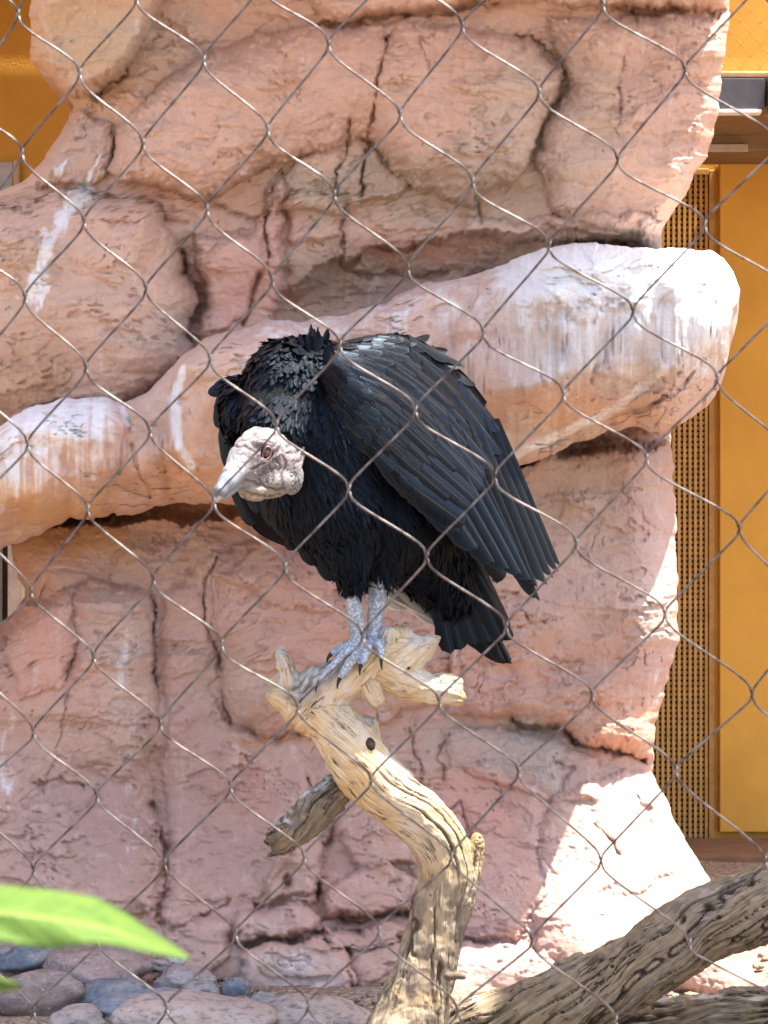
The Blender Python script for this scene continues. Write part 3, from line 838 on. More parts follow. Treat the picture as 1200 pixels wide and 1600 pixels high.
def grow(chains, res, k=12.0, grain=2.2, crackd=3.5, seed=1.0, dens=1.0, ckmul=None):
    chains = [smooth_chain(c) for c in chains]
    allp = np.concatenate(chains)
    lo = (allp[:, :3] - allp[:, 3:4]).min(0) - 14; hi = (allp[:, :3] + allp[:, 3:4]).max(0) + 14
    n = np.ceil((hi - lo) / res).astype(int) + 1
    vol = np.full(n, 50.0)
    G = [lo[i] + np.arange(n[i]) * res for i in range(3)]
    def slab(a, b, pad):
        i0 = np.clip(((a - pad - lo) / res).astype(int), 0, n - 1); i1 = np.clip(((b + pad - lo) / res).astype(int) + 2, 1, n)
        return tuple(slice(i0[i], i1[i]) for i in range(3))
    for ch in chains:
        rm = ch[:, 3].max()
        S = slab(ch[:, :3].min(0), ch[:, :3].max(0), rm + 16)
        dc = np.full(vol[S].shape, 50.0)
        for a, b in zip(ch[:-1], ch[1:]):
            s1 = slab(np.minimum(a[:3], b[:3]), np.maximum(a[:3], b[:3]), max(a[3], b[3]) + 16)
            X, Y, Z = np.meshgrid(G[0][s1[0]], G[1][s1[1]], G[2][s1[2]], indexing='ij')
            q = limb_sdf(np.stack([X.ravel(), Y.ravel(), Z.ravel()], -1), [np.stack([a, b])]).reshape(X.shape)
            loc = tuple(slice(s1[i].start - S[i].start, s1[i].stop - S[i].start) for i in range(3))
            dc[loc] = np.minimum(dc[loc], q)
        d = vol[S]
        h = np.clip(.5 + .5 * (d - dc) / k, 0, 1)
        vol[S] = d * (1 - h) + dc * h - k * h * (1 - h)
    V, Q = surface_nets(vol, lo, res)
    # along-limb coordinates: blended so the grain runs on smoothly round bends
    bestc = np.full(len(V), 1e9); al = np.zeros(len(V)); an = np.zeros(len(V)); rad = np.full(len(V), 30.0)
    off = 0.0
    for ci, ch in enumerate(chains):
        wsum = np.zeros(len(V)); asum = np.zeros(len(V)); xs = np.zeros(len(V)); zs = np.zeros(len(V)); qm = np.full(len(V), 1e9); rs = np.zeros(len(V))
        for a, b in zip(ch[:-1], ch[1:]):
            e = b[:3] - a[:3]; L = np.linalg.norm(e) + 1e-9
            tr_ = ((V - a[:3]) @ e) / (L * L); t = np.clip(tr_, 0, 1)
            c = a[:3] + t[:, None] * e; dv = V - c
            q = np.linalg.norm(dv, axis=1) - (a[3] + (b[3] - a[3]) * t)
            wgt = np.exp(-np.clip(q + 8, 0, 60) / 5.0)
            nrm = np.array([-e[1], e[0]]) / (math.hypot(e[0], e[1]) + 1e-9)
            wsum += wgt; asum += wgt * (off + np.clip(tr_, -.6, 1.6) * L); xs += wgt * (dv[:, 0] * nrm[0] + dv[:, 1] * nrm[1]); zs += wgt * dv[:, 2]; rs += wgt * (a[3] + (b[3] - a[3]) * t)
            qm = np.minimum(qm, q); off += L
        off += 100
        m = qm < bestc
        bestc[m] = qm[m]; al[m] = (asum / (wsum + 1e-12))[m]; an[m] = np.arctan2(zs, xs)[m]; rad[m] = (rs / (wsum + 1e-12))[m]
    N = vnormals(V, Q)
    an = an + al * 0.0035 + .25 * noise(np.stack([al * .012, al * 0 + seed, al * 0], -1))
    R0 = 20 + rad * .5
    cyl = np.stack([np.cos(an) * R0, np.sin(an) * R0, al], -1)
    wob = .5 * noise(V / 28 + seed)
    gn = fbm(cyl * np.array([.10, .10, .009]) + seed, 4, .6)
    ck = np.abs(noise(cyl * np.array([0.06, 0.06, .0028]) * dens + seed * 3 + wob[:, None] * .35))
    gate = ss(-.25, .2, noise(cyl * np.array([.02, .02, .007]) + seed * 5))
    crack = ss(.13, .03, ck) * gate
    if ckmul is not None: crack = crack * ckmul(V)
    kn = noise(V / 45 + 9) + .5 * ridged(V / 26 + 4, 2)
    disp = grain * gn + 4.0 * kn - crackd * crack
    V = V + N * disp[:, None]
    return V, Q, cyl / 1000.0, crack, N

def wood_obj(name, data, Y0, mat, parent, weather_shade=None, bleach=None):
    V, Q, g, ck, N = data
    Wp = at(V[:, 0], V[:, 1], Y0 + V[:, 2] / 1000.0)
    me = mesh_np(name, Wp, Q[:, ::-1] if False else Q, mat)
    attr(me, 'grain', g); attr(me, 'crack', ck)
    z = np.zeros(len(V))
    attr(me, 'weather_shade', z if weather_shade is None else weather_shade(V, N)); attr(me, 'bleach', z if bleach is None else bleach(V, N))
    return obj(name, me, parent)

perch = thing('dead_tree', 'pale twisted dead tree branch standing upright, the vulture perched on its knotty top', 'dead branch', at(650, 1600, 3.4))
trunk = [
    [(622, 1680, -10, 84), (640, 1600, -5, 60), (660, 1530, 0, 48), (678, 1465, 5, 44), (694, 1405, 5, 42), (698, 1350, 0, 41), (676, 1303, 0, 42), (634, 1262, 0, 42), (592, 1228, 0, 45), (560, 1190, 0, 44), (536, 1150, 0, 40), (505, 1118, 0, 36), (472, 1100, 0, 28)],
    [(480, 1112, 0, 30), (500, 1090, 0, 36), (530, 1066, 0, 36), (565, 1040, 0, 33), (600, 1022, 6, 32), (640, 1022, 6, 26)],
    [(478, 1120, 0, 22), (455, 1100, 0, 20), (436, 1088, 0, 15), (424, 1086, 0, 8)],
    [(460, 1092, 0, 16), (452, 1062, 0, 15), (446, 1036, -2, 11), (440, 1024, -4, 7)],
    [(470, 1075, 0, 10), (478, 1058, 0, 9), (487, 1048, 0, 6)],
    [(442, 1060, 20, 9), (430, 1068, 24, 9)],
    [(605, 1010, -6, 16), (609, 994, -8, 13)], [(628, 1008, 4, 17), (632, 992, 4, 13)],
    [(622, 1036, 0, 30), (650, 1018, 0, 20), (672, 1005, 0, 11), (687, 996, 0, 3)],
    [(600, 1044, 4, 30), (636, 1066, 2, 26), (672, 1078, 0, 21), (704, 1086, 0, 16), (716, 1090, 0, 11)],
    [(690, 1064, 4, 10), (712, 1068, 4, 8)],
    [(575, 1070, -10, 16), (586, 1092, -14, 13)],
    [(572, 1160, 6, 18), (578, 1140, 8, 14), (576, 1130, 8, 9)],
    [(632, 1236, 4, 10), (638, 1214, 4, 5)],
    [(714, 1400, 2, 28), (733, 1362, 2, 17), (743, 1326, 2, 10), (745, 1312, 2, 6)], [(690, 1310, -6, 14), (712, 1322, -8, 12), (722, 1338, -10, 8)],
]
def perch_weather_shade(V, N):
    m = ss(40, 6, line_d(V[:, 0] + 9 * noise(V / 14), V[:, 1], [(470, 1090), (505, 1055), (545, 1020)])) * ss(-.2, .3, -N[:, 1])
    low = ss(1180, 1480, V[:, 1]) * (.55 + .4 * ss(-.3, .4, fbm(V / 40, 3)))  # browner lower trunk, darkened further to paint in its softer light
    return np.clip(np.maximum(m * .9, low), 0, 1)
def perch_bleach(V, N):
    a = ss(36, 8, line_d(V[:, 0], V[:, 1], [(440, 1026), (452, 1060), (485, 1050)])) * .85 * ss(-.4, .3, noise(V / 12))
    b = ss(60, 10, np.hypot(V[:, 0] - 520, V[:, 1] - 1090)) * ss(0, .4, noise(V / 22)) * .6
    c = (.25 + .75 * ss(-.1, .7, -N[:, 1])) * ss(-.3, .4, fbm(V / 30 + 4, 3)) * .7 * ss(1260, 1100, V[:, 1])
    return np.clip(np.maximum(np.maximum(a, b), c), 0, 1)
wood_obj('trunk', grow(trunk, 2.4, 12, 2.4, 4.0, 1.3, 1.0, lambda V: .25 + .75 * ss(1130, 1230, V[:, 1])), 3.4, M['perchwood'], perch, perch_weather_shade, perch_bleach)
stub = [[(528, 1232, 14, 20), (500, 1258, 8, 27), (472, 1286, 2, 25), (446, 1310, -4, 18), (436, 1318, -6, 13)], [(456, 1296, -10, 12), (424, 1300, -14, 3)], [(446, 1312, 4, 10), (415, 1316, 6, 3)], [(450, 1322, -4, 9), (420, 1336, -8, 3)], [(462, 1280, 8, 9), (440, 1284, 10, 3)], [(450, 1298, -10, 12), (428, 1306, -14, 8)], [(490, 1250, 0, 12), (462, 1276, -6, 10)]]
o = wood_obj('broken_stub', grow(stub, 2.2, 8, 4.5, 6.5, 6.2, 1.2), 3.4, M['logwood'], perch, lambda V, N: .45 + .5 * ss(-.3, .3, fbm(V / 14, 3)), lambda V, N: ss(.3, .9, -N[:, 1]) * ss(-.2, .3, noise(V / 12)) * .9)
o['label'] = 'dark weathered broken side stub'
o = wood_obj('twig', grow([[(676, 1530, -20, 8), (694, 1526, -26, 6), (712, 1524, -30, 5), (724, 1526, -34, 3)]], 1.6, 6, .8, 1, 2.2), 3.4, M['logwood'], perch, lambda V, N: np.full(len(V), .8), None)
# dark lump painted to read as the shaded inside of a knot
kh = [[(578, 1171, -29, 7), (577, 1164, -31, 8)]]
o = wood_obj('knot_lump', grow(kh, 1.5, 4, .6, 0, 4.2), 3.4, M['dark'], perch)

log = thing('fallen_log', 'thick weathered grey brown log with long cracks rising from the branch foot', 'log', at(900, 1640, 3.4))
big = [[(650, 1668, 40, 60), (720, 1632, 30, 58), (800, 1600, 20, 58), (880, 1570, 10, 56), (960, 1535, 0, 56), (1030, 1490, -10, 56), (1100, 1445, -15, 57), (1180, 1420, -20, 58), (1290, 1395, -20, 62), (1420, 1360, -20, 66)],
       [(690, 1598, 24, 24), (700, 1580, 20, 20), (690, 1566, 16, 12)], [(890, 1520, 24, 24), (906, 1500, 30, 12)], [(1052, 1440, 20, 22), (1072, 1420, 24, 12)],
       [(1150, 1390, 10, 26), (1190, 1376, 8, 22), (1240, 1370, 8, 26)]]
wood_obj('trunk', grow(big, 3.2, 14, 3.2, 7, 11.3), 3.42, M['logwood'], log, lambda V, N: ss(-.1, .7, -N[:, 1]) * ss(-.3, .4, fbm(V / 60, 3)) * .6, lambda V, N: ss(.5, 1, -N[:, 1]) * ss(.1, .5, fbm(V / 40 + 3, 3)) * .4)
low = thing('low_log', 'short split grey log lying on the ground under the thick cracked log', 'log', at(1100, 1640, 3.55))
lw = [[(930, 1625, 0, 40), (1010, 1604, 0, 38), (1100, 1594, 0, 36), (1200, 1590, 0, 36), (1340, 1585, 0, 40)], [(1010, 1580, -10, 18), (1060, 1574, -14, 14), (1120, 1572, -10, 16)], [(1130, 1560, 0, 14), (1180, 1556, 0, 14), (1260, 1552, 0, 18)]]
wood_obj('trunk', grow(lw, 3.2, 8, 4.0, 8, 21.3), 3.62, M['logwood'], low, lambda V, N: ss(-.1, .6, fbm(V / 40, 3)) * .5, lambda V, N: ss(.4, 1, -N[:, 1]) * ss(.0, .5, fbm(V / 30 + 3, 3)) * .7)
# ------------------------------------------------------------------ the vulture
YB = 3.4
def bw(p):
    p = np.asarray(p, float)
    return at(p[..., 0], p[..., 1], YB + p[..., 2] / 1000.0)
bird = thing('vulture', 'black vulture with bare pale wrinkled head hunched on the dead branch', 'vulture', bw((570, 1004, 0)))

def feather_mat(name, c0, c1, rough, spec=.5, edgek=.5):
    m = Mat(name, rough, spec=spec)
    fu = m.at('fuv').outputs['Vector']
    sp = m.n('SeparateXYZ'); m.l(fu, sp.inputs[0])
    ax = m.math('ABSOLUTE', sp.outputs['X'])
    oi = m.n('ObjectInfo')
    diag = m.math('ADD', m.math('MULTIPLY', ax, 26), m.math('MULTIPLY', sp.outputs['Y'], -60))
    cm = m.n('CombineXYZ'); m.l(diag, cm.inputs[0]); m.l(m.math('MULTIPLY', sp.outputs['Y'], 5), cm.inputs[1]); m.l(m.math('MULTIPLY', oi.outputs['Random'], 40), cm.inputs[2])
    barb = m.noise(cm.outputs[0], 1.0, 3, .6)
    c = m.mix(m.rng(m.math('ADD', m.math('MULTIPLY', barb, .6), m.math('MULTIPLY', oi.outputs['Random'], .4)), .3, .7), c0, c1)
    edge = m.rng(ax, .38, .5)
    c = m.mix(m.math('MULTIPLY', edge, edgek), c, tuple(min(1, x * 2.4 + .01) for x in c1))
    shaft = m.rng(ax, .012, .035, .55, 0)
    if edgek: c = m.mix(shaft, c, (.035, .032, .03))
    m.b.inputs['Specular Tint'].default_value = (.50, .72, 1.0, 1)
    m.col(c)
    m.bump(barb, .35, .002)
    m.l(m.rng(barb, .3, .7, rough - .08, rough + .14), m.b.inputs['Roughness'])
    return m.m
M['black'] = feather_mat('black_feather', (.0012, .0016, .0026), (.0035, .0045, .0070), .33, .22)
M['brownblack'] = feather_mat('brown_black_feather', (.0022, .0019, .002), (.0075, .0064, .0060), .42, .16)
M['under'] = feather_mat('pale_under_feather', (.30, .28, .25), (.42, .40, .37), .6, .3)
mb = Mat('black_down', .7, (.0022, .0022, .003), .12)
mb.bump(mb.noise(mb.scale(mb.pos(), (260, 260, 60)), 1.0, 5, .7, .5), .8, .006)
M['down'] = mb.m
ms = Mat('bare_head_skin', .65, spec=.3)
cs = ms.at('tint').outputs['Color']; ps = ms.pos()
cs = ms.mix(ms.rng(ms.noise(ps, 220, 5, .7), .35, .55, .55, 0), cs, (.20, .155, .145))
cs = ms.mix(ms.rng(ms.noise(ps, 90, 3), .55, .75, 0, .4), cs, (.52, .46, .43))
cs = ms.mix(ms.math('MULTIPLY', ms.at('crease').outputs['Fac'], .92), cs, (.07, .045, .045))  # wrinkle creases darkened in the colour for contrast
ms.col(cs); ms.bump(ms.noise(ps, 320, 5, .7), .7, .003)
M['skin'] = ms.m
mg = Mat('scaly_leg', .6, spec=.35)
vg = mg.n('TexVoronoi'); vg.inputs['Scale'].default_value = 230; mg.l(mg.pos(), vg.inputs['Vector'])
cg = mg.mix(mg.rng(mg.noise(mg.pos(), 45, 3), .35, .7), (.40, .43, .47), (.22, .26, .31))
cg = mg.mix(mg.rng(vg.outputs['Distance'], .35, .6, 0, .6), cg, (.10, .11, .13))
mg.col(cg); mg.bump(vg.outputs['Distance'], .5, .002)
M['leg'] = mg.m
mk = Mat('horn_beak', .4, spec=.45)
bk = mk.at('tint').outputs['Color']
mk.col(mk.mix(mk.rng(mk.noise(mk.scale(mk.pos(), (80, 80, 80)), 1, 4), .4, .65, 0, .4), bk, (.06, .055, .055)))
mk.bump(mk.noise(mk.pos(), 150, 4), .25, .002)
M['beak'] = mk.m

def sdf_ell(P, c, r):
    q = (P - np.array(c, float)) / np.array(r, float)
    k0 = np.linalg.norm(q, axis=1); k1 = np.linalg.norm(q / np.array(r, float), axis=1)
    return k0 * (k0 - 1) / np.maximum(k1, 1e-9)
def sdf_cap(P, a, b):
    a = np.array(a, float); b = np.array(b, float); e = b[:3] - a[:3]
    t = np.clip(((P - a[:3]) @ e) / (e @ e), 0, 1)
    return np.linalg.norm(P - a[:3] - t[:, None] * e, axis=1) - (a[3] + (b[3] - a[3]) * t)
def smin(a, b, k):
    h = np.clip(.5 + .5 * (a - b) / k, 0, 1)
    return a * (1 - h) + b * h - k * h * (1 - h)
def field(lo, hi, res, fn):
    lo = np.array(lo, float); n = np.ceil((np.array(hi) - lo) / res).astype(int) + 1
    G = [lo[i] + np.arange(n[i]) * res for i in range(3)]
    X, Y, Z = np.meshgrid(*G, indexing='ij')
    P = np.stack([X.ravel(), Y.ravel(), Z.ravel()], -1)
    return surface_nets(fn(P).reshape(n), lo, res)

def torso(P):
    d = sdf_cap(P, (515, 655, -30, 92), (610, 790, 60, 92))
    d = smin(d, sdf_cap(P, (610, 790, 60, 90), (700, 915, 120, 44)), 40)
    d = smin(d, sdf_ell(P, (500, 730, -30), (95, 125, 95)), 40)
    d = smin(d, sdf_ell(P, (448, 612, -55), (68, 84, 72)), 28)
    d = smin(d, sdf_cap(P, (495, 590, -20, 62), (430, 672, -105, 52)), 30)
    d = smin(d, sdf_cap(P, (430, 665, -105, 50), (428, 712, -140, 34)), 20)
    d = smin(d, sdf_cap(P, (535, 790, -50, 62), (548, 890, -38, 27)), 30)
    d = smin(d, sdf_cap(P, (600, 800, 0, 60), (596, 880, 6, 27)), 30)
    d = smin(d, sdf_ell(P, (372, 640, -10), (26, 50, 45)), 20)
    return d
LEGS = [((548, 885, -36, 17), (551, 920, -34, 14)), ((551, 920, -34, 14), (558, 985, -28, 11.5)), ((558, 985, -28, 11.5), (560, 1006, -26, 13)),
        ((594, 875, 4, 18), (591, 915, 2, 14.5)), ((591, 915, 2, 14.5), (585, 980, -4, 12)), ((585, 980, -4, 12), (583, 1000, -4, 13))]
TOES = [[(560, 1006, -28, 10), (540, 1022, -44, 8.5), (516, 1046, -52, 7), (502, 1062, -54, 5.5)], [(560, 1006, -28, 10), (550, 1030, -58, 8), (534, 1056, -64, 6)], [(560, 1006, -28, 10), (538, 1012, -30, 8.5), (522, 1020, -36, 6.5)], [(560, 1006, -26, 9), (574, 1018, 6, 7), (576, 1036, 20, 5)],
        [(583, 1000, -4, 10), (574, 1014, -40, 8), (566, 1036, -58, 6)], [(583, 1000, -4, 9), (594, 1006, -36, 7.5), (596, 1026, -48, 5.5)], [(583, 1000, -2, 9), (586, 1010, 30, 7), (584, 1030, 40, 5)]]
def legs(P):
    d = np.full(len(P), 1e9)
    for a, b in LEGS: d = smin(d, sdf_cap(P, a, b), 4)
    for t in TOES:
        for a, b in zip(t[:-1], t[1:]): d = smin(d, sdf_cap(P, a, b), 4)
    return d
def head(P):
    d = sdf_ell(P, (412, 712, -150), (47, 47, 44))
    d = smin(d, sdf_ell(P, (392, 722, -172), (36, 36, 34)), 14)
    d = smin(d, sdf_cap(P, (386, 730, -176, 31), (362, 742, -204, 17)), 12)
    d = smin(d, sdf_ell(P, (418, 752, -158), (42, 27, 36)), 9)
    d = smin(d, sdf_ell(P, (398, 766, -176), (26, 17, 24)), 7)
    d = smin(d, sdf_ell(P, (455, 746, -134), (19, 27, 26)), 3)
    d = smin(d, sdf_cap(P, (430, 725, -140, 40), (442, 690, -108, 40)), 8)
    # brow and eye socket
    d = smin(d, sdf_cap(P, (402, 690, -190, 8), (432, 696, -180, 7)), 8)
    e = np.linalg.norm(P - np.array((416, 709, -194)), axis=1) - 10
    h = np.clip(.5 - .5 * (d + e) / 5, 0, 1)
    return d * (1 - h) + -e * h + 5 * h * (1 - h)
V1, Q1 = field((330, 500, -220), (780, 980, 240), 5.0, torso)
N1 = vnormals(V1, Q1)
V1 = V1 + N1 * (2.5 * fbm(V1 / np.array([18, 60, 18.]), 3))[:, None]
V2, Q2 = field((490, 860, -90), (640, 1070, 66), 2.6, legs)
V3, Q3 = field((330, 640, -240), (490, 800, -60), 1.6, head)
N3 = vnormals(V3, Q3)
# wrinkles over the crown, warts on cheek and jowl
ang = V3 @ np.array([.35, .9, .2])
crown = ss(740, 700, V3[:, 1] - .25 * (V3[:, 0] - 410))
wr = np.sin(ang / 2.6 + 3.5 * fbm(V3 / 22, 3)) * crown * ss(.0, .5, .6 + noise(V3 / 18))
wart = np.clip(fbm(V3 / 6.5, 2), 0, 1) * (1 - crown)
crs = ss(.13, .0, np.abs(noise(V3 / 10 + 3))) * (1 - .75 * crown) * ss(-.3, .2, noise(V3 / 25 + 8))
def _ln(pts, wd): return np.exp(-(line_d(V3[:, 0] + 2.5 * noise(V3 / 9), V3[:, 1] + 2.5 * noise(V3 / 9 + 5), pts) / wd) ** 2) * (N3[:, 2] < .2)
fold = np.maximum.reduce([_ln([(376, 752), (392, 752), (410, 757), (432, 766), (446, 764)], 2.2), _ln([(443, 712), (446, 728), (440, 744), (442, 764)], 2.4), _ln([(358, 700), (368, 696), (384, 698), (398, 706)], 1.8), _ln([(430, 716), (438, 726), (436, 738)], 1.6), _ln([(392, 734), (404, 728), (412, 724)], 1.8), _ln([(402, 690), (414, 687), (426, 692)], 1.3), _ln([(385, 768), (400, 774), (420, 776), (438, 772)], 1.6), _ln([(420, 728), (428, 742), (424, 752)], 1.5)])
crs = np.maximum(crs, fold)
dsp = 1.0 * wr + 1.0 * wart + .5 * fbm(V3 / 9, 3) - 1.6 * crs
dsp -= 1.5 * np.exp(-((V3[:, 1] - 757 - .30 * (V3[:, 0] - 400)) / 3.0) ** 2) * (V3[:, 0] < 445)
V3 = V3 + N3 * dsp[:, None]
T3 = np.array([.52, .54, .56]) * tint_map(V3[:, 0] * 4, V3[:, 1] * 4, (.37, .325, .30), [(440 * 4, 728 * 4, 110, 110, (.38, .28, .26), .7), (405 * 4, 772 * 4, 190, 60, (.36, .29, .16), .85), (430 * 4, 762 * 4, 110, 60, (.33, .275, .18), .6), (414 * 4, 718 * 4, 110, 110, (.045, .03, .03), .92), (456 * 4, 748 * 4, 80, 100, (.25, .24, .235), .8), (372 * 4, 716 * 4, 80, 90, (.36, .355, .355), .8), (400 * 4, 742 * 4, 120, 40, (.17, .155, .16), .75)])  # yellowish jowl spots paint in warm bounce from below
vv = np.concatenate([bw(V1), bw(V2), bw(V3)]); qq = np.concatenate([Q1, Q2 + len(V1), Q3 + len(V1) + len(V2)])
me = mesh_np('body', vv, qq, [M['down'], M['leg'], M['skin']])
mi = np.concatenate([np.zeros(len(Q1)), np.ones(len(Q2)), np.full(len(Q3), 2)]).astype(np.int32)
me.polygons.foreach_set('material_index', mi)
tt = np.zeros((len(vv), 3)); tt[-len(V3):] = T3
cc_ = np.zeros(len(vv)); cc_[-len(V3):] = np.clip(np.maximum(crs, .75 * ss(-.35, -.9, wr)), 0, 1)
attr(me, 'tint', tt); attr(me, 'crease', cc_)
body = obj('body', me, bird)
# beak: hooked upper mandible over a shorter lower one
def beakf(P):
    d = sdf_cap(P, (372, 736, -196, 19), (356, 752, -214, 14))
    d = smin(d, sdf_cap(P, (356, 752, -214, 14), (343, 768, -226, 10.5)), 5)
    d = smin(d, sdf_cap(P, (343, 768, -226, 10.5), (338, 781, -228, 4.5)), 5)
    low = sdf_cap(P, (376, 752, -188, 10), (352, 776, -208, 5))
    e = sdf_ell(P, (369, 731, -220), (8, 3.0, 9))         # nostril
    return np.maximum(np.minimum(d, low), -e)
Vk, Qk = field((322, 705, -250), (400, 800, -165), 1.5, beakf)
me = mesh_np('beak', bw(Vk), Qk, M['beak'])
attr(me, 'tint', tint_map(Vk[:, 0] * 4, Vk[:, 1] * 4, (.125, .14, .16), [(337 * 4, 768 * 4, 60, 60, (.035, .04, .048), .9), (341 * 4, 782 * 4, 30, 30, (.36, .31, .28), .7), (372 * 4, 730 * 4, 70, 60, (.20, .20, .20), .6)]))
obj('beak', me, bird)
me_eye = Mat('red_brown_eye', .12, spec=.6)
pe = me_eye.at('ring').outputs['Fac']
me_eye.col(me_eye.mix(me_eye.rng(pe, .25, .35), (.004, .003, .003), me_eye.mix(me_eye.rng(pe, .6, .85), (.13, .028, .014), (.02, .006, .005))))
va, fa = ico(3)
look = np.array([-.25, .05, -.97]); look /= np.linalg.norm(look)
me = mesh_np('eye', bw(va * 8.6 + np.array([417, 708, -189.5])), fa, me_eye.m)
attr(me, 'ring', np.arccos(np.clip(va @ look, -1, 1)))
obj('eye', me, bird)
# eyelid ring, drawn up into an almond
al = np.linspace(0, 2 * np.pi, 30)
ring = np.stack([417 + 7.8 * np.cos(al) * .8 + 2.4 * np.sin(al), 708 - 10.5 * np.sin(al), -195.5 + 1.8 * np.cos(2 * al)], -1)
v, f = tube_b = None, None
def tube_px(pts, r, sides=7):
    pts = np.asarray(pts, float); d = np.gradient(pts, axis=0); d /= np.linalg.norm(d, axis=1)[:, None] + 1e-9
    ref = np.array([.1, .2, 1.0]); s = np.cross(d, ref); s /= np.linalg.norm(s, axis=1)[:, None] + 1e-9; t = np.cross(s, d)
    a = np.arange(sides) * 2 * np.pi / sides; rr = np.broadcast_to(np.asarray(r, float), (len(pts),))
    V = pts[:, None] + (np.cos(a)[None, :, None] * s[:, None] + np.sin(a)[None, :, None] * t[:, None]) * rr[:, None, None]
    return V.reshape(-1, 3), grid_faces(len(pts), sides, True)
v, f = tube_px(ring, 1.7)
me = mesh_np('eyelid', bw(v), f, M['skin']); attr(me, 'tint', np.full((len(v), 3), .12) * np.array([1.5, .9, .85]))
obj('eyelid', me, bird)
# claws
for t in TOES:
    a, b = np.array(t[-2][:3]), np.array(t[-1][:3]); d = (b - a) / np.linalg.norm(b - a)
    pts = [b, b + d * 6 + (-1, 1, 0), b + d * 11 + (-1, 5, 1), b + d * 13 + (0, 10, 3)]
    v, f = tube_px(smooth_chain(pts, 4), np.interp(np.linspace(0, 1, 13), [0, 1], [t[-1][3] * .75, .6]))
    obj('claw', mesh_np('claw', bw(v), f, M['black']), bird)

# ---- feathers
def feather_mesh(name, mat, tip=.28, base=.35, curl=.10, camber=.35, rag=.0, seed=0, nl=12, nw=5, rachis=.03):
    r = np.random.default_rng(seed)
    v, uv = [], []
    ys = 1 - (1 - np.linspace(0, 1, nl)) ** 1.7
    for y in ys:
        wv = base + (1 - base) * ss(0, .35, y)
        if y > 1 - tip: wv *= math.sqrt(max(0, 1 - ((y - 1 + tip) / tip) ** 2)) * .95 + .05
        for q in np.linspace(-1, 1, nw):
            x = .5 * wv * q * (1 + rag * r.normal() * abs(q))
            yy = y - .018 * abs(q) * (1 if y > .5 else 0) + rag * .1 * r.normal() * (abs(q) > .6)
            z = -camber * x * x - curl * y * y + (rachis if abs(q) < .05 else 0) * (1 - y)
            v.append((x, yy, z)); uv.append((.5 * q, y, 0))
    me = mesh_np(name, np.array(v), grid_faces(nl, nw), mat)
    attr(me, 'fuv', np.array(uv))
    return me
FM = {}
for kind, mat, kw in (('covert', 'black', dict(tip=.42, base=.5, curl=.05, camber=.45)), ('brown', 'brownblack', dict(tip=.4, base=.5, curl=.06, camber=.45, rag=.05)),
                      ('flight', 'black', dict(tip=.12, base=.5, curl=.05, camber=.3, rag=.02, nl=20)), ('flightb', 'brownblack', dict(tip=.14, base=.5, curl=.05, camber=.3, rag=.03, nl=20)),
                      ('tail', 'brownblack', dict(tip=.07, base=.45, curl=.03, camber=.6, rag=.03, nl=18)), ('pale', 'under', dict(tip=.12, base=.5, curl=.05, camber=.4, nl=18)), ('tuft', 'black', dict(tip=.6, base=.5, curl=-.25, camber=.5, rag=.12))):
    FM[kind] = [feather_mesh(kind + '_feather', M[mat], seed=s_, **kw) for s_ in range(3)]
nf = 0
def feather(name, kind, base, tip, normal, width, parent):
    """base, tip in bird px; normal in bird px space; width in mm"""
    global nf
    b = bw(base); t = bw(tip)
    nrm = np.array([normal[0], normal[2], -normal[1]], float)       # px,py,depth -> X,Y,Z
    d = t - b; L = np.linalg.norm(d); d /= L
    nrm = nrm - d * (nrm @ d); nrm /= np.linalg.norm(nrm)
    s = np.cross(d, nrm)
    wd = width / 1000.0
    Mx = Matrix(((s[0] * wd, d[0] * L, nrm[0] * L * .6, b[0]), (s[1] * wd, d[1] * L, nrm[1] * L * .6, b[1]), (s[2] * wd, d[2] * L, nrm[2] * L * .6, b[2]), (0, 0, 0, 1)))
    o = bpy.data.objects.new(name, FM[kind][nf % 3]); nf += 1
    COL.objects.link(o)
    o.parent = parent; o.matrix_world = Mx
    o.matrix_parent_inverse = Matrix.Identity(4); o.matrix_basis = Mx
    return o

UC = smooth_chain(np.array([(528, 540, -60), (585, 524, -20), (650, 528, 25), (722, 580, 65), (785, 665, 92), (838, 765, 105), (880, 880, 110)], float), 6)
LC = smooth_chain(np.array([(498, 585, -95), (522, 650, -112), (572, 700, -112), (640, 768, -90), (712, 818, -50), (784, 868, -5), (850, 925, 45)], float), 6)
def crv(C, s):
    t = np.linspace(0, 1, len(C)); return np.stack([np.interp(s, t, C[:, k]) for k in range(3)], -1)
def Wg(s, t, off=0.0):
    s = np.asarray(s, float); t = np.asarray(t, float)
    u = crv(UC, s); l = crv(LC, s)
    p = u * (1 - t)[..., None] + l * t[..., None]
    b = np.sin(np.pi * np.clip(t * .9 + .05, 0, 1)) * (62 * (1 - .75 * s))
    p[..., 2] -= b + off
    return p
def Wn(s, t):
    e = .01
    a = Wg(np.clip(s + e, 0, 1), t) - Wg(np.clip(s - e, 0, 1), t); b = Wg(s, np.clip(t + e, 0, 1)) - Wg(s, np.clip(t - e, 0, 1))
    n = np.cross(a, b); n /= np.linalg.norm(n, axis=-1)[..., None]
    return np.where(n[..., 2:3] > 0, -n, n)
ns_, nt_ = 48, 30
S_, T_ = np.meshgrid(np.linspace(0, .60, ns_), np.linspace(0, 1, nt_), indexing='ij')
Pw = Wg(S_, T_)
back = Pw.copy(); back[..., 2] += 26 * np.sin(np.pi * T_) * (1 - .7 * S_) + 8
vw = np.concatenate([bw(Pw).reshape(-1, 3), bw(back).reshape(-1, 3)])
gf = grid_faces(ns_, nt_)
k = ns_ * nt_
rim = []
ids_ = np.arange(k).reshape(ns_, nt_)
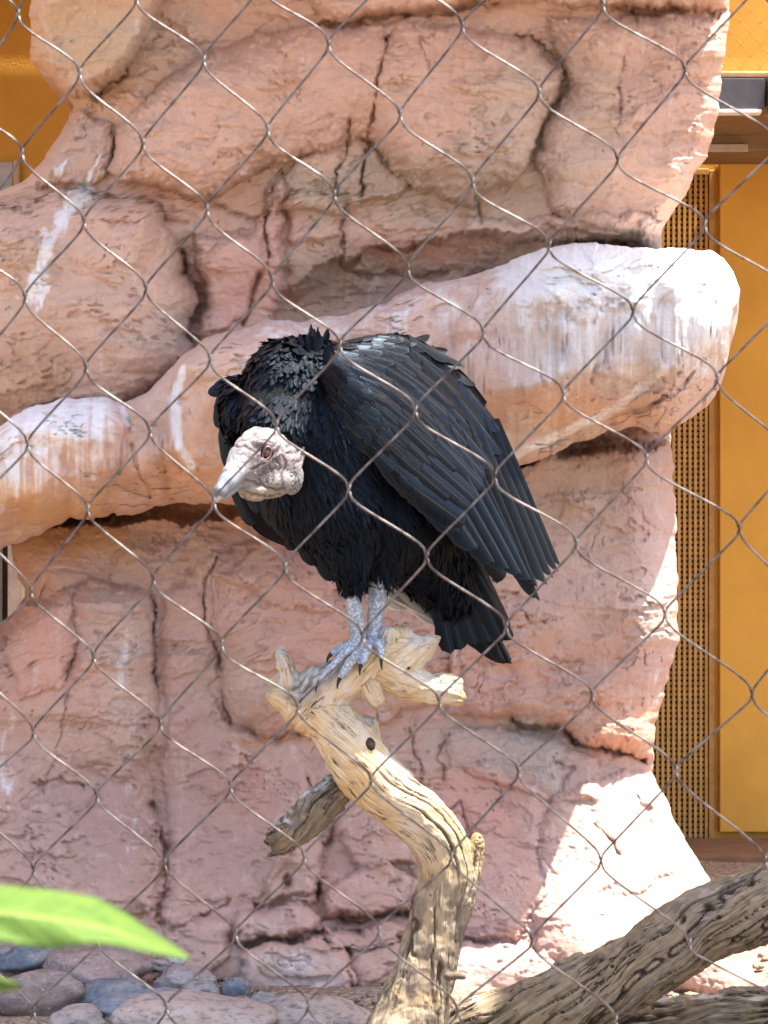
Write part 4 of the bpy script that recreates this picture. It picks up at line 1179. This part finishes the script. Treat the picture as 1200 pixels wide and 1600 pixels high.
loop = np.concatenate([ids_[0, :], ids_[1:, -1], ids_[-1, -2::-1], ids_[-2:0:-1, 0]])
for a, b in zip(loop, np.roll(loop, -1)): rim.append((a, b, b + k, a + k))
me = mesh_np('wing', vw, np.concatenate([gf, gf[:, ::-1] + k, np.array(rim)]), M['down'])
wing = obj('wing', me, bird)
rf = np.random.default_rng(21)
def wing_feather(name, kind, s, t, ln, wd, lift, base_off=1.0, lean=0.0):
    ds = .02
    b = Wg(s, t); n = Wn(s, t)
    d = Wg(min(s + ds, 1), np.clip(t + lean * ds, 0, 1)) - Wg(s, t) if s + ds <= 1 else Wg(s, t) - Wg(s - ds, t)
    d = d / np.linalg.norm(d)
    # follow the surface to the tip
    L, q, ss_, tt_ = 0.0, b, s, t
    while L < ln and ss_ < .995:
        ss_ += .01; tt_ = float(np.clip(tt_ + lean * .01, 0, 1)); q2 = Wg(ss_, tt_); L += np.linalg.norm(q2 - q); q = q2
    tip = q + d * max(0, ln - L) + Wn(min(ss_, .99), tt_) * lift
    feather(name, kind, b + n * base_off, tip, n, wd, wing)
# flight feathers: (base, tip, width)
FL = [((545, 640), (662, 778), 40), ((562, 645), (690, 802), 42), ((582, 648), (722, 832), 44), ((604, 650), (752, 858), 44), ((628, 650), (780, 880), 44), ((650, 648), (803, 890), 42), ((672, 648), (822, 898), 40),
      ((694, 652), (838, 908), 36), ((712, 656), (851, 938), 26), ((728, 656), (846, 916), 30), ((742, 655), (862, 912), 28), ((752, 652), (872, 902), 26), ((764, 655), (880, 892), 24), ((772, 655), (884, 884), 22)]
_S, _T = np.meshgrid(np.linspace(0, 1, 120), np.linspace(0, 1, 60), indexing='ij')
_G = Wg(_S, _T).reshape(-1, 3); _N = Wn(_S, _T).reshape(-1, 3)
def on_wing(x, y):
    i = np.argmin((_G[:, 0] - x) ** 2 + (_G[:, 1] - y) ** 2); return _G[i, 2], _N[i]
for n_, (b, t, wd) in enumerate(FL):
    zb, nb_ = on_wing(*b); ztp, nt2 = on_wing(*t)
    nn_ = nb_ + nt2
    feather('flight_feather', 'flightb', (b[0] + 4, b[1], zb + 12), (t[0] - 8, t[1] - 14, ztp + 8), nn_, wd * 1.4, wing)
    feather('flight_feather', 'flight' if n_ < 8 else 'flightb', (b[0], b[1], zb + 2), (t[0], t[1], ztp - 4 - 1.6 * n_), nn_ / np.linalg.norm(nn_) + np.array([.10, 0, 0]), wd * 1.1, wing)
# greater, median and lesser coverts
for s0, nn, ln, wd, kind in ((.50, 8, 112, 46, 'covert'), (.44, 9, 98, 43, 'brown'), (.38, 10, 84, 39, 'brown'), (.32, 11, 72, 36, 'covert'), (.27, 13, 60, 29, 'brown'), (.22, 14, 52, 27, 'covert'), (.175, 13, 46, 25, 'covert'), (.13, 12, 42, 24, 'covert'), (.09, 11, 38, 22, 'covert'), (.05, 10, 34, 22, 'covert'), (.015, 9, 32, 22, 'covert')):
    for j in range(nn):
        t = (j + .5 + rf.uniform(-.2, .2)) / nn
        wing_feather('covert_feather', kind if rf.random() < .75 else ('brown' if kind == 'covert' else 'covert'), float(np.clip(s0 + rf.uniform(-.012, .012), 0, 1)), t, ln * rf.uniform(.9, 1.12), wd * rf.uniform(.92, 1.1), 3 + rf.uniform(0, 4), 2.0 + (.5 - s0) * 8)
# scapulars: loose ruffled feathers along the back edge
for j in range(20):
    s = .10 + .30 * j / 19
    b = Wg(s, .02) + np.array([rf.uniform(-8, 8), rf.uniform(-4, 8), rf.uniform(0, 30)])
    feather('covert_feather', 'brown', b, b + np.array([62 + rf.uniform(-8, 14), -2 + 62 * s * 1.7 + rf.uniform(-16, 16), 20]), (.25, -.9, -.5), rf.uniform(20, 30), wing)
# far wing: folded edge beside the head, long primaries passing under the body
FU = smooth_chain(np.array([(378, 592, 10), (352, 602, 20), (341, 640, 30), (346, 700, 40), (364, 770, 55), (398, 828, 75), (440, 852, 95)], float), 5)
FL2 = smooth_chain(np.array([(410, 600, 10), (412, 620, 20), (420, 660, 40), (440, 720, 50), (460, 780, 60), (480, 820, 80), (500, 860, 100)], float), 5)
tq = np.linspace(0, 1, 12)
Pf = FU[:, None] * (1 - tq)[None, :, None] + FL2[:, None] * tq[None, :, None]
Pf[..., 2] -= 30 * np.sin(np.pi * np.clip(tq * .8 + .1, 0, 1))[None, :]
bk_ = Pf.copy(); bk_[..., 2] += 30
nr_, nc_ = Pf.shape[:2]; k = nr_ * nc_
ids_ = np.arange(k).reshape(nr_, nc_); loop = np.concatenate([ids_[0, :], ids_[1:, -1], ids_[-1, -2::-1], ids_[-2:0:-1, 0]])
gf = grid_faces(nr_, nc_)
far = obj('wing', mesh_np('wing', np.concatenate([bw(Pf).reshape(-1, 3), bw(bk_).reshape(-1, 3)]), np.concatenate([gf, gf[:, ::-1] + k, np.array([(a, b, b + k, a + k) for a, b in zip(loop, np.roll(loop, -1))])]), M['down']), bird)
far_t = (far,)
for j in range(26):
    i = int(rf.uniform(0, nr_ * .75)); c_ = rf.uniform(0, .5)
    b = FU[i] * (1 - c_) + FL2[i] * c_; d = FU[min(i + 2, nr_ - 1)] - FU[i]; d /= np.linalg.norm(d)
    b = b - np.array([0, 0, 30 * math.sin(math.pi * (c_ * .8 + .1)) + 2])
    feather('covert_feather', 'covert', b, b + d * rf.uniform(45, 62) + np.array([0, 0, -3]), (-.4, -.1, -1), rf.uniform(20, 28), far)
for n_, (b, t, wd, kd) in enumerate([((400, 700), (446, 850), 36, 'flight'), ((410, 720), (468, 862), 38, 'flight'), ((425, 740), (500, 884), 38, 'flight'), ((440, 760), (530, 908), 38, 'flight'), ((470, 800), (580, 925), 36, 'pale'), ((500, 820), (640, 950), 40, 'pale'), ((520, 830), (692, 976), 26, 'pale'), ((540, 830), (700, 955), 44, 'pale'), ((560, 830), (740, 960), 44, 'flightb'), ((545, 860), (804, 1036), 24, 'flight')]):
    feather('flight_feather', kd, (b[0], b[1], 105 + 4 * n_), (t[0], t[1], 120 + 5 * n_), (.2, -.3, -1), wd, far)
# pale shaft along the underside
v, f = tube_px(smooth_chain(np.array([(505, 868, 118), (560, 905, 124), (630, 945, 128), (694, 978, 132)], float), 6), np.linspace(3.2, 1.2, 19))
ms_ = plain('pale_quill', (.62, .58, .50), .4)
obj('quill', mesh_np('quill', bw(v), f, ms_), far)
# tail
tail = obj('tail', mesh_np('tail', *(lambda vf: (bw(vf[0]), vf[1]))(field((650, 830, 60), (780, 960, 200), 6.0, lambda P: sdf_ell(P, (705, 890, 125), (46, 52, 34)))), M['down']), bird)
for n_, (b, t, wd) in enumerate([((672, 872), (706, 1022), 34), ((682, 870), (722, 1016), 38), ((694, 866), (745, 1008), 40), ((706, 864), (768, 1004), 40), ((716, 862), (788, 1002), 38), ((726, 862), (802, 1000), 32), ((712, 880), (792, 1034), 34), ((720, 885), (801, 1036), 26), ((736, 860), (800, 985), 28), ((745, 850), (792, 900), 40)]):
    feather('tail_feather', 'tail' if n_ % 2 else 'flightb', (b[0], b[1], 100 + 5 * (n_ % 4)), (t[0], t[1], 118 + 5 * n_ - (26 if n_ < 6 else 0)), (.2 + .05 * n_, -.25, -1), wd, tail)
# ruffled tufts between the shoulders
for j in range(22):
    u = j / 21
    b = np.array([452 + 62 * u + rf.uniform(-6, 6), 572 + 14 * u + rf.uniform(-8, 8), -70 + rf.uniform(-22, 22)])
    t = b + np.array([12 + 14 * u + rf.uniform(-6, 8), -(40 + 22 * math.sin(math.pi * min(1, u * 1.25))) + rf.uniform(-5, 7), rf.uniform(-6, 12)])
    feather('tuft_feather', 'tuft', b, t, (-.6 + rf.uniform(-.3, .3), -.4, -.8), rf.uniform(12, 19), body)
for (b, t, wd) in [((600, 540), (640, 522), 22), ((625, 540), (672, 522), 26), ((650, 545), (700, 545), 30), ((672, 552), (726, 572), 30), ((690, 565), (745, 600), 30), ((600, 545), (622, 518), 16)]:
    feather('tuft_feather', 'brown', (b[0], b[1], 40), (t[0], t[1], 50 + rf.uniform(-10, 10)), (.3, -.9, -.5), wd, wing)
# contour plumage over neck and breast, joined
vsh = np.array([(x * hw, y, 0) for y, hw in ((0, .3), (.3, .48), (.6, .5), (.82, .38), (.94, .2), (1.0, .04)) for x in (-1, 0, 1)], float)
vsh[:, 2] = -.35 * vsh[:, 0] ** 2 - .12 * vsh[:, 1] ** 2
fsh = grid_faces(6, 3)
pv, pf, pu, cnt = [], [], [], 0
N1 = vnormals(V1, Q1)
cand = np.where((N1[:, 2] < .35))[0]
pick = rf.choice(cand, min(7500, len(cand)), replace=False)
pick = pick[head(V1[pick] + np.array([0, 14, -4])) > 7]
pick = pick[head(V1[pick]) > 7]
for i in pick:
    p, n = V1[i], N1[i]
    neck = p[1] < 690 and p[0] < 520
    flow = np.array([-.35, 1.0, -.3]) if neck else np.array([.35, 1, .2])
    if p[1] > 840: flow = np.array([.1, 1, 0])
    flow = flow + rf.normal(0, .24, 3)
    d = flow - n * (flow @ n); d /= np.linalg.norm(d) + 1e-9
    s = np.cross(d, n)
    L = (23 if neck else 34) * rf.uniform(.7, 1.3); Wd = (9.5 if neck else 5.5) * rf.uniform(.8, 1.2)
    q = p - n * 1.0 + vsh[:, 0:1] * s * Wd + vsh[:, 1:2] * (d * L + n * (3.2 if neck else 5.0)) + vsh[:, 2:3] * n * 10
    pv.append(q); pf.append(fsh + cnt); cnt += len(q); pu.append(np.stack([vsh[:, 0], vsh[:, 1], 0 * vsh[:, 0]], -1))
pv = np.concatenate(pv)
me = mesh_np('plumage', bw(pv), np.concatenate(pf), feather_mat('breast_plumage', (.0014, .0016, .0026), (.003, .0036, .006), .38, .12, 0.0)); attr(me, 'fuv', np.concatenate(pu))
pl_ = obj('plumage', me, body); pl_['kind'] = 'stuff'
# ------------------------------------------------------------------ woven wire mesh between visitor and bird
KN = [(28,22),(124,115),(223,225),(131,347),(318,95),(418,203),(513,70),(323,328),(228,452),(522,305),(34,240),(39,466),(425,439),(722,42),(842,145),(625,180),(965,250),(942,8),(1070,110),(738,285),(858,385),(637,420),(1101,352),(989,487),(880,617),(755,520),(649,642),(773,745),(1010,717),(900,850),(1121,592),(1155,827),(328,562),(134,575),(234,675),(432,665),(43,695),(137,797),(334,785),(545,765),(531,540),(445,887),(239,905),(146,1027),(346,1007),(48,925),(465,1107),(250,1132),(566,995),(52,1145),(360,1230),(151,1245),(580,1220),(475,1340),(257,1350),(667,870),(791,980),(1039,960),(925,1087),(686,1097),(810,1207),(1056,1205),(1175,1085),(368,1460),(152,1470),(52,1360),(260,1575),(592,1455),(482,1572),(52,1580),(705,1340),(831,1470),(939,1345),(1077,1475),(715,1580),(962,1595),(1195,1345)]
YF = 1.3
KP = np.array(KN, float)
idx = {13: (0, 0)}; todo = [13]
while todo:
    k = todo.pop()
    for d, (di, dj) in (((120, 112), (1, 0)), ((-120, -112), (-1, 0)), ((-97, 126), (0, 1)), ((97, -126), (0, -1))):
        r = np.hypot(*(KP - (KP[k] + d)).T); m_ = int(r.argmin())
        if r[m_] < 38 and m_ not in idx:
            idx[m_] = (idx[k][0] + di, idx[k][1] + dj); todo.append(m_)
I_ = np.array([idx[k] for k in idx], float); P_ = KP[list(idx)]
def basis(i, j): return np.array([1, i, j, i * i, i * j, j * j, 0 * i])
A_ = np.array([basis(*q) for q in I_]); cf, *_ = np.linalg.lstsq(A_, P_, rcond=None)
known = {idx[k]: KP[k] for k in idx}
LIN, *_ = np.linalg.lstsq(A_[:, :3], P_, rcond=None)
jit = np.random.default_rng(5)
knot = {}
for i in range(-16, 24):
    for j in range(-16, 24):
        lin = np.array([1, i, j]) @ LIN
        if -420 < lin[0] < 1620 and -420 < lin[1] < 2020:
            # outside the measured part the weave runs on evenly
            ic, jc = i, j
            q = basis(float(ic), float(jc)) @ cf
            inside = -60 < q[0] < 1260 and -60 < q[1] < 1660
            knot[(i, j)] = known.get((i, j), (q if inside else .5 * q + .5 * lin) + jit.normal(0, 3, 2))
mf = Mat('galvanised_wire', 0.44, (0.42, 0.42, 0.43), 0.5)
mf.b.inputs['Metallic'].default_value = 0.9
pw = mf.pos()
mf.col(mf.mix(mf.rng(mf.noise(pw, 120, 3), .3, .7), (.045, .034, .032), (.15, .138, .134)))
M['wire'] = mf.m
fence = thing('wire_mesh', 'grey woven wire mesh of large diamonds stretched in front of the vulture', 'wire mesh', at(600, 2020, YF))
RW = .00072
def strand(keys, a_side):
    pts = []
    s = 1 if a_side else -1
    def kpt(k, u):          # u -1 top .. 1 bottom of the little twist
        x, y = knot[k]
        return at(x + s * 3.0 * math.sin(u * 1.4), y + 10 * u, YF + s * .0014 * math.cos(u * 2.6) * (1 if a_side else 1))
    for n_, k in enumerate(keys):
        for u in (-1, -.5, 0, .5, 1): pts.append(kpt(k, u))
        if n_ + 1 < len(keys):
            p0 = kpt(k, 1); p1 = kpt(keys[n_ + 1], -1)
            px_ = YF / F
            mag = (58 if a_side else 26) * px_ * (1 + .15 * jit.normal())
            t0 = np.array([s * 12 * px_, .0, -mag]); t1 = np.array([s * 12 * px_, .0, -mag])
            for t in np.linspace(0, 1, 13)[1:-1]:
                h00 = 2 * t**3 - 3 * t**2 + 1; h10 = t**3 - 2 * t**2 + t; h01 = -2 * t**3 + 3 * t**2; h11 = t**3 - t**2
                pts.append(h00 * p0 + h10 * t0 + h01 * p1 + h11 * t1 + np.array([0, .0012 * math.sin(t * 6.28), 0]))
    return np.array(pts)
def tube(pts, r, sides=8):
    d = np.gradient(pts, axis=0); d /= np.linalg.norm(d, axis=1)[:, None]
    s = np.cross(d, np.array([0, 1.0, 0])); s /= np.maximum(np.linalg.norm(s, axis=1), 1e-9)[:, None]
    t = np.cross(s, d)
    a = np.arange(sides) * 2 * np.pi / sides
    rr = np.broadcast_to(np.asarray(r, float), (len(pts),))
    V = pts[:, None] + (np.cos(a)[None, :, None] * s[:, None] + np.sin(a)[None, :, None] * t[:, None]) * rr[:, None, None]
    return V.reshape(-1, 3), grid_faces(len(pts), sides, True)
for fixed in (1, 0):
    for c in range(-16, 24):
        ks = sorted([k for k in knot if k[fixed] == c], key=lambda k: k[1 - fixed])
        run = []
        for k in ks + [None]:
            if k is not None and (not run or k[1 - fixed] == run[-1][1 - fixed] + 1): run.append(k); continue
            if len(run) > 1:
                v, f = tube(strand(run, fixed == 1), RW)
                obj('wire', mesh_np('wire', v, f, M['wire']), fence)
            run = [k] if k else []

# ------------------------------------------------------------------ leaf close to the lens
ml = Mat('green_leaf', 0.65, (.16, .42, .03), .4)
pl = ml.at('luv').outputs['Vector']
sep = ml.n('SeparateXYZ'); ml.l(pl, sep.inputs[0])
sv = ml.math('FRACT', ml.math('ADD', ml.math('MULTIPLY', sep.outputs['X'], 3.2), ml.math('MULTIPLY', ml.math('ABSOLUTE', sep.outputs['Y']), -1.1)))
sidev = ml.math('MULTIPLY', ml.rng(ml.math('ABSOLUTE', ml.math('SUBTRACT', sv, .5)), .0, .09, .55, 0), 1.0)
vein = ml.rng(ml.math('ABSOLUTE', sep.outputs['Y']), .0, .10, 1, 0)
lc = ml.mix(ml.rng(ml.noise(pl, 3, 3), .3, .7), (.10, .185, .03), (.15, .25, .04))
lc = ml.mix(vein, lc, (.30, .38, .08))
lc = ml.mix(sidev, lc, (.22, .33, .07))
lc = ml.mix(ml.rng(ml.noise(pl, 9, 4), .62, .75, 0, .6), lc, (.22, .22, .05))
ml.col(lc)
ml.bump(sidev, .4, .002)
tr = ml.n('BsdfTranslucent'); ml.l(lc, tr.inputs['Color'])
mx = ml.n('MixShader'); mx.inputs[0].default_value = .5
out = [n_ for n_ in ml.t.nodes if n_.type == 'OUTPUT_MATERIAL'][0]
ml.l(ml.b.outputs[0], mx.inputs[1]); ml.l(tr.outputs[0], mx.inputs[2]); ml.l(mx.outputs[0], out.inputs['Surface'])
M['leaf'] = ml.m
YL = .45
plant = thing('leafy_plant', 'bright green leafy plant reaching in front of the wire mesh', 'plant', at(-420, 1900, YL))
def leaf(spine, up, dn, tiltd):
    n, m = 40, 17
    sp = smooth_chain(np.array(spine, float), 10)
    t = np.linspace(0, 1, len(sp)); tt = np.linspace(0, 1, n)
    c = np.stack([np.interp(tt, t, sp[:, k]) for k in range(3)], -1)
    wu = np.interp(tt, *np.array(up, float).T); wd = np.interp(tt, *np.array(dn, float).T)
    V, L = [], []
    for i in range(n):
        for q in np.linspace(-1, 1, m):
            wv = wu[i] * max(q, 0) * -1 + wd[i] * max(-q, 0)
            wav = 2.5 * math.sin(tt[i] * 22 + q * 3) * abs(q)
            V.append(at(c[i, 0], c[i, 1] + wv + wav * .4, YL + (c[i, 2] + tiltd * q + wav * .5 + 10 * abs(q)) / 1000)); L.append((tt[i] * 4, q, 0))
    me = mesh_np('leaf', np.array(V), grid_faces(n, m), M['leaf']); attr(me, 'luv', np.array(L))
    o = obj('leaf', me, plant)
    sm = o.modifiers.new('thickness', 'SOLIDIFY'); sm.thickness = .0004
    return o
leaf([(-330, 1430, 20), (-150, 1420, 0), (0, 1428, -10), (140, 1448, -14), (230, 1476, -8), (296, 1500, 0)],
     [(0, 4), (.2, 34), (.5, 46), (.62, 44), (.78, 27), (.9, 11), (1, 0)], [(0, 4), (.2, 40), (.5, 46), (.62, 24), (.78, 13), (.9, 7), (1, 0)], 14)
leaf([(-330, 1560, 30), (-200, 1540, 10), (-80, 1536, 0), (34, 1543, 4)], [(0, 3), (.3, 30), (.6, 30), (.85, 12), (1, 0)], [(0, 3), (.3, 30), (.6, 26), (.85, 10), (1, 0)], 8)
st = smooth_chain(np.array([(-420, 1900, 10), (-400, 1700, 10), (-345, 1565, 30), (-335, 1432, 20), (-330, 1300, 10)], float), 8)
v, f = tube(at(st[:, 0], st[:, 1], YL + st[:, 2] / 1000), .0008)
obj('stem', mesh_np('stem', v, f, M['leaf']), plant)
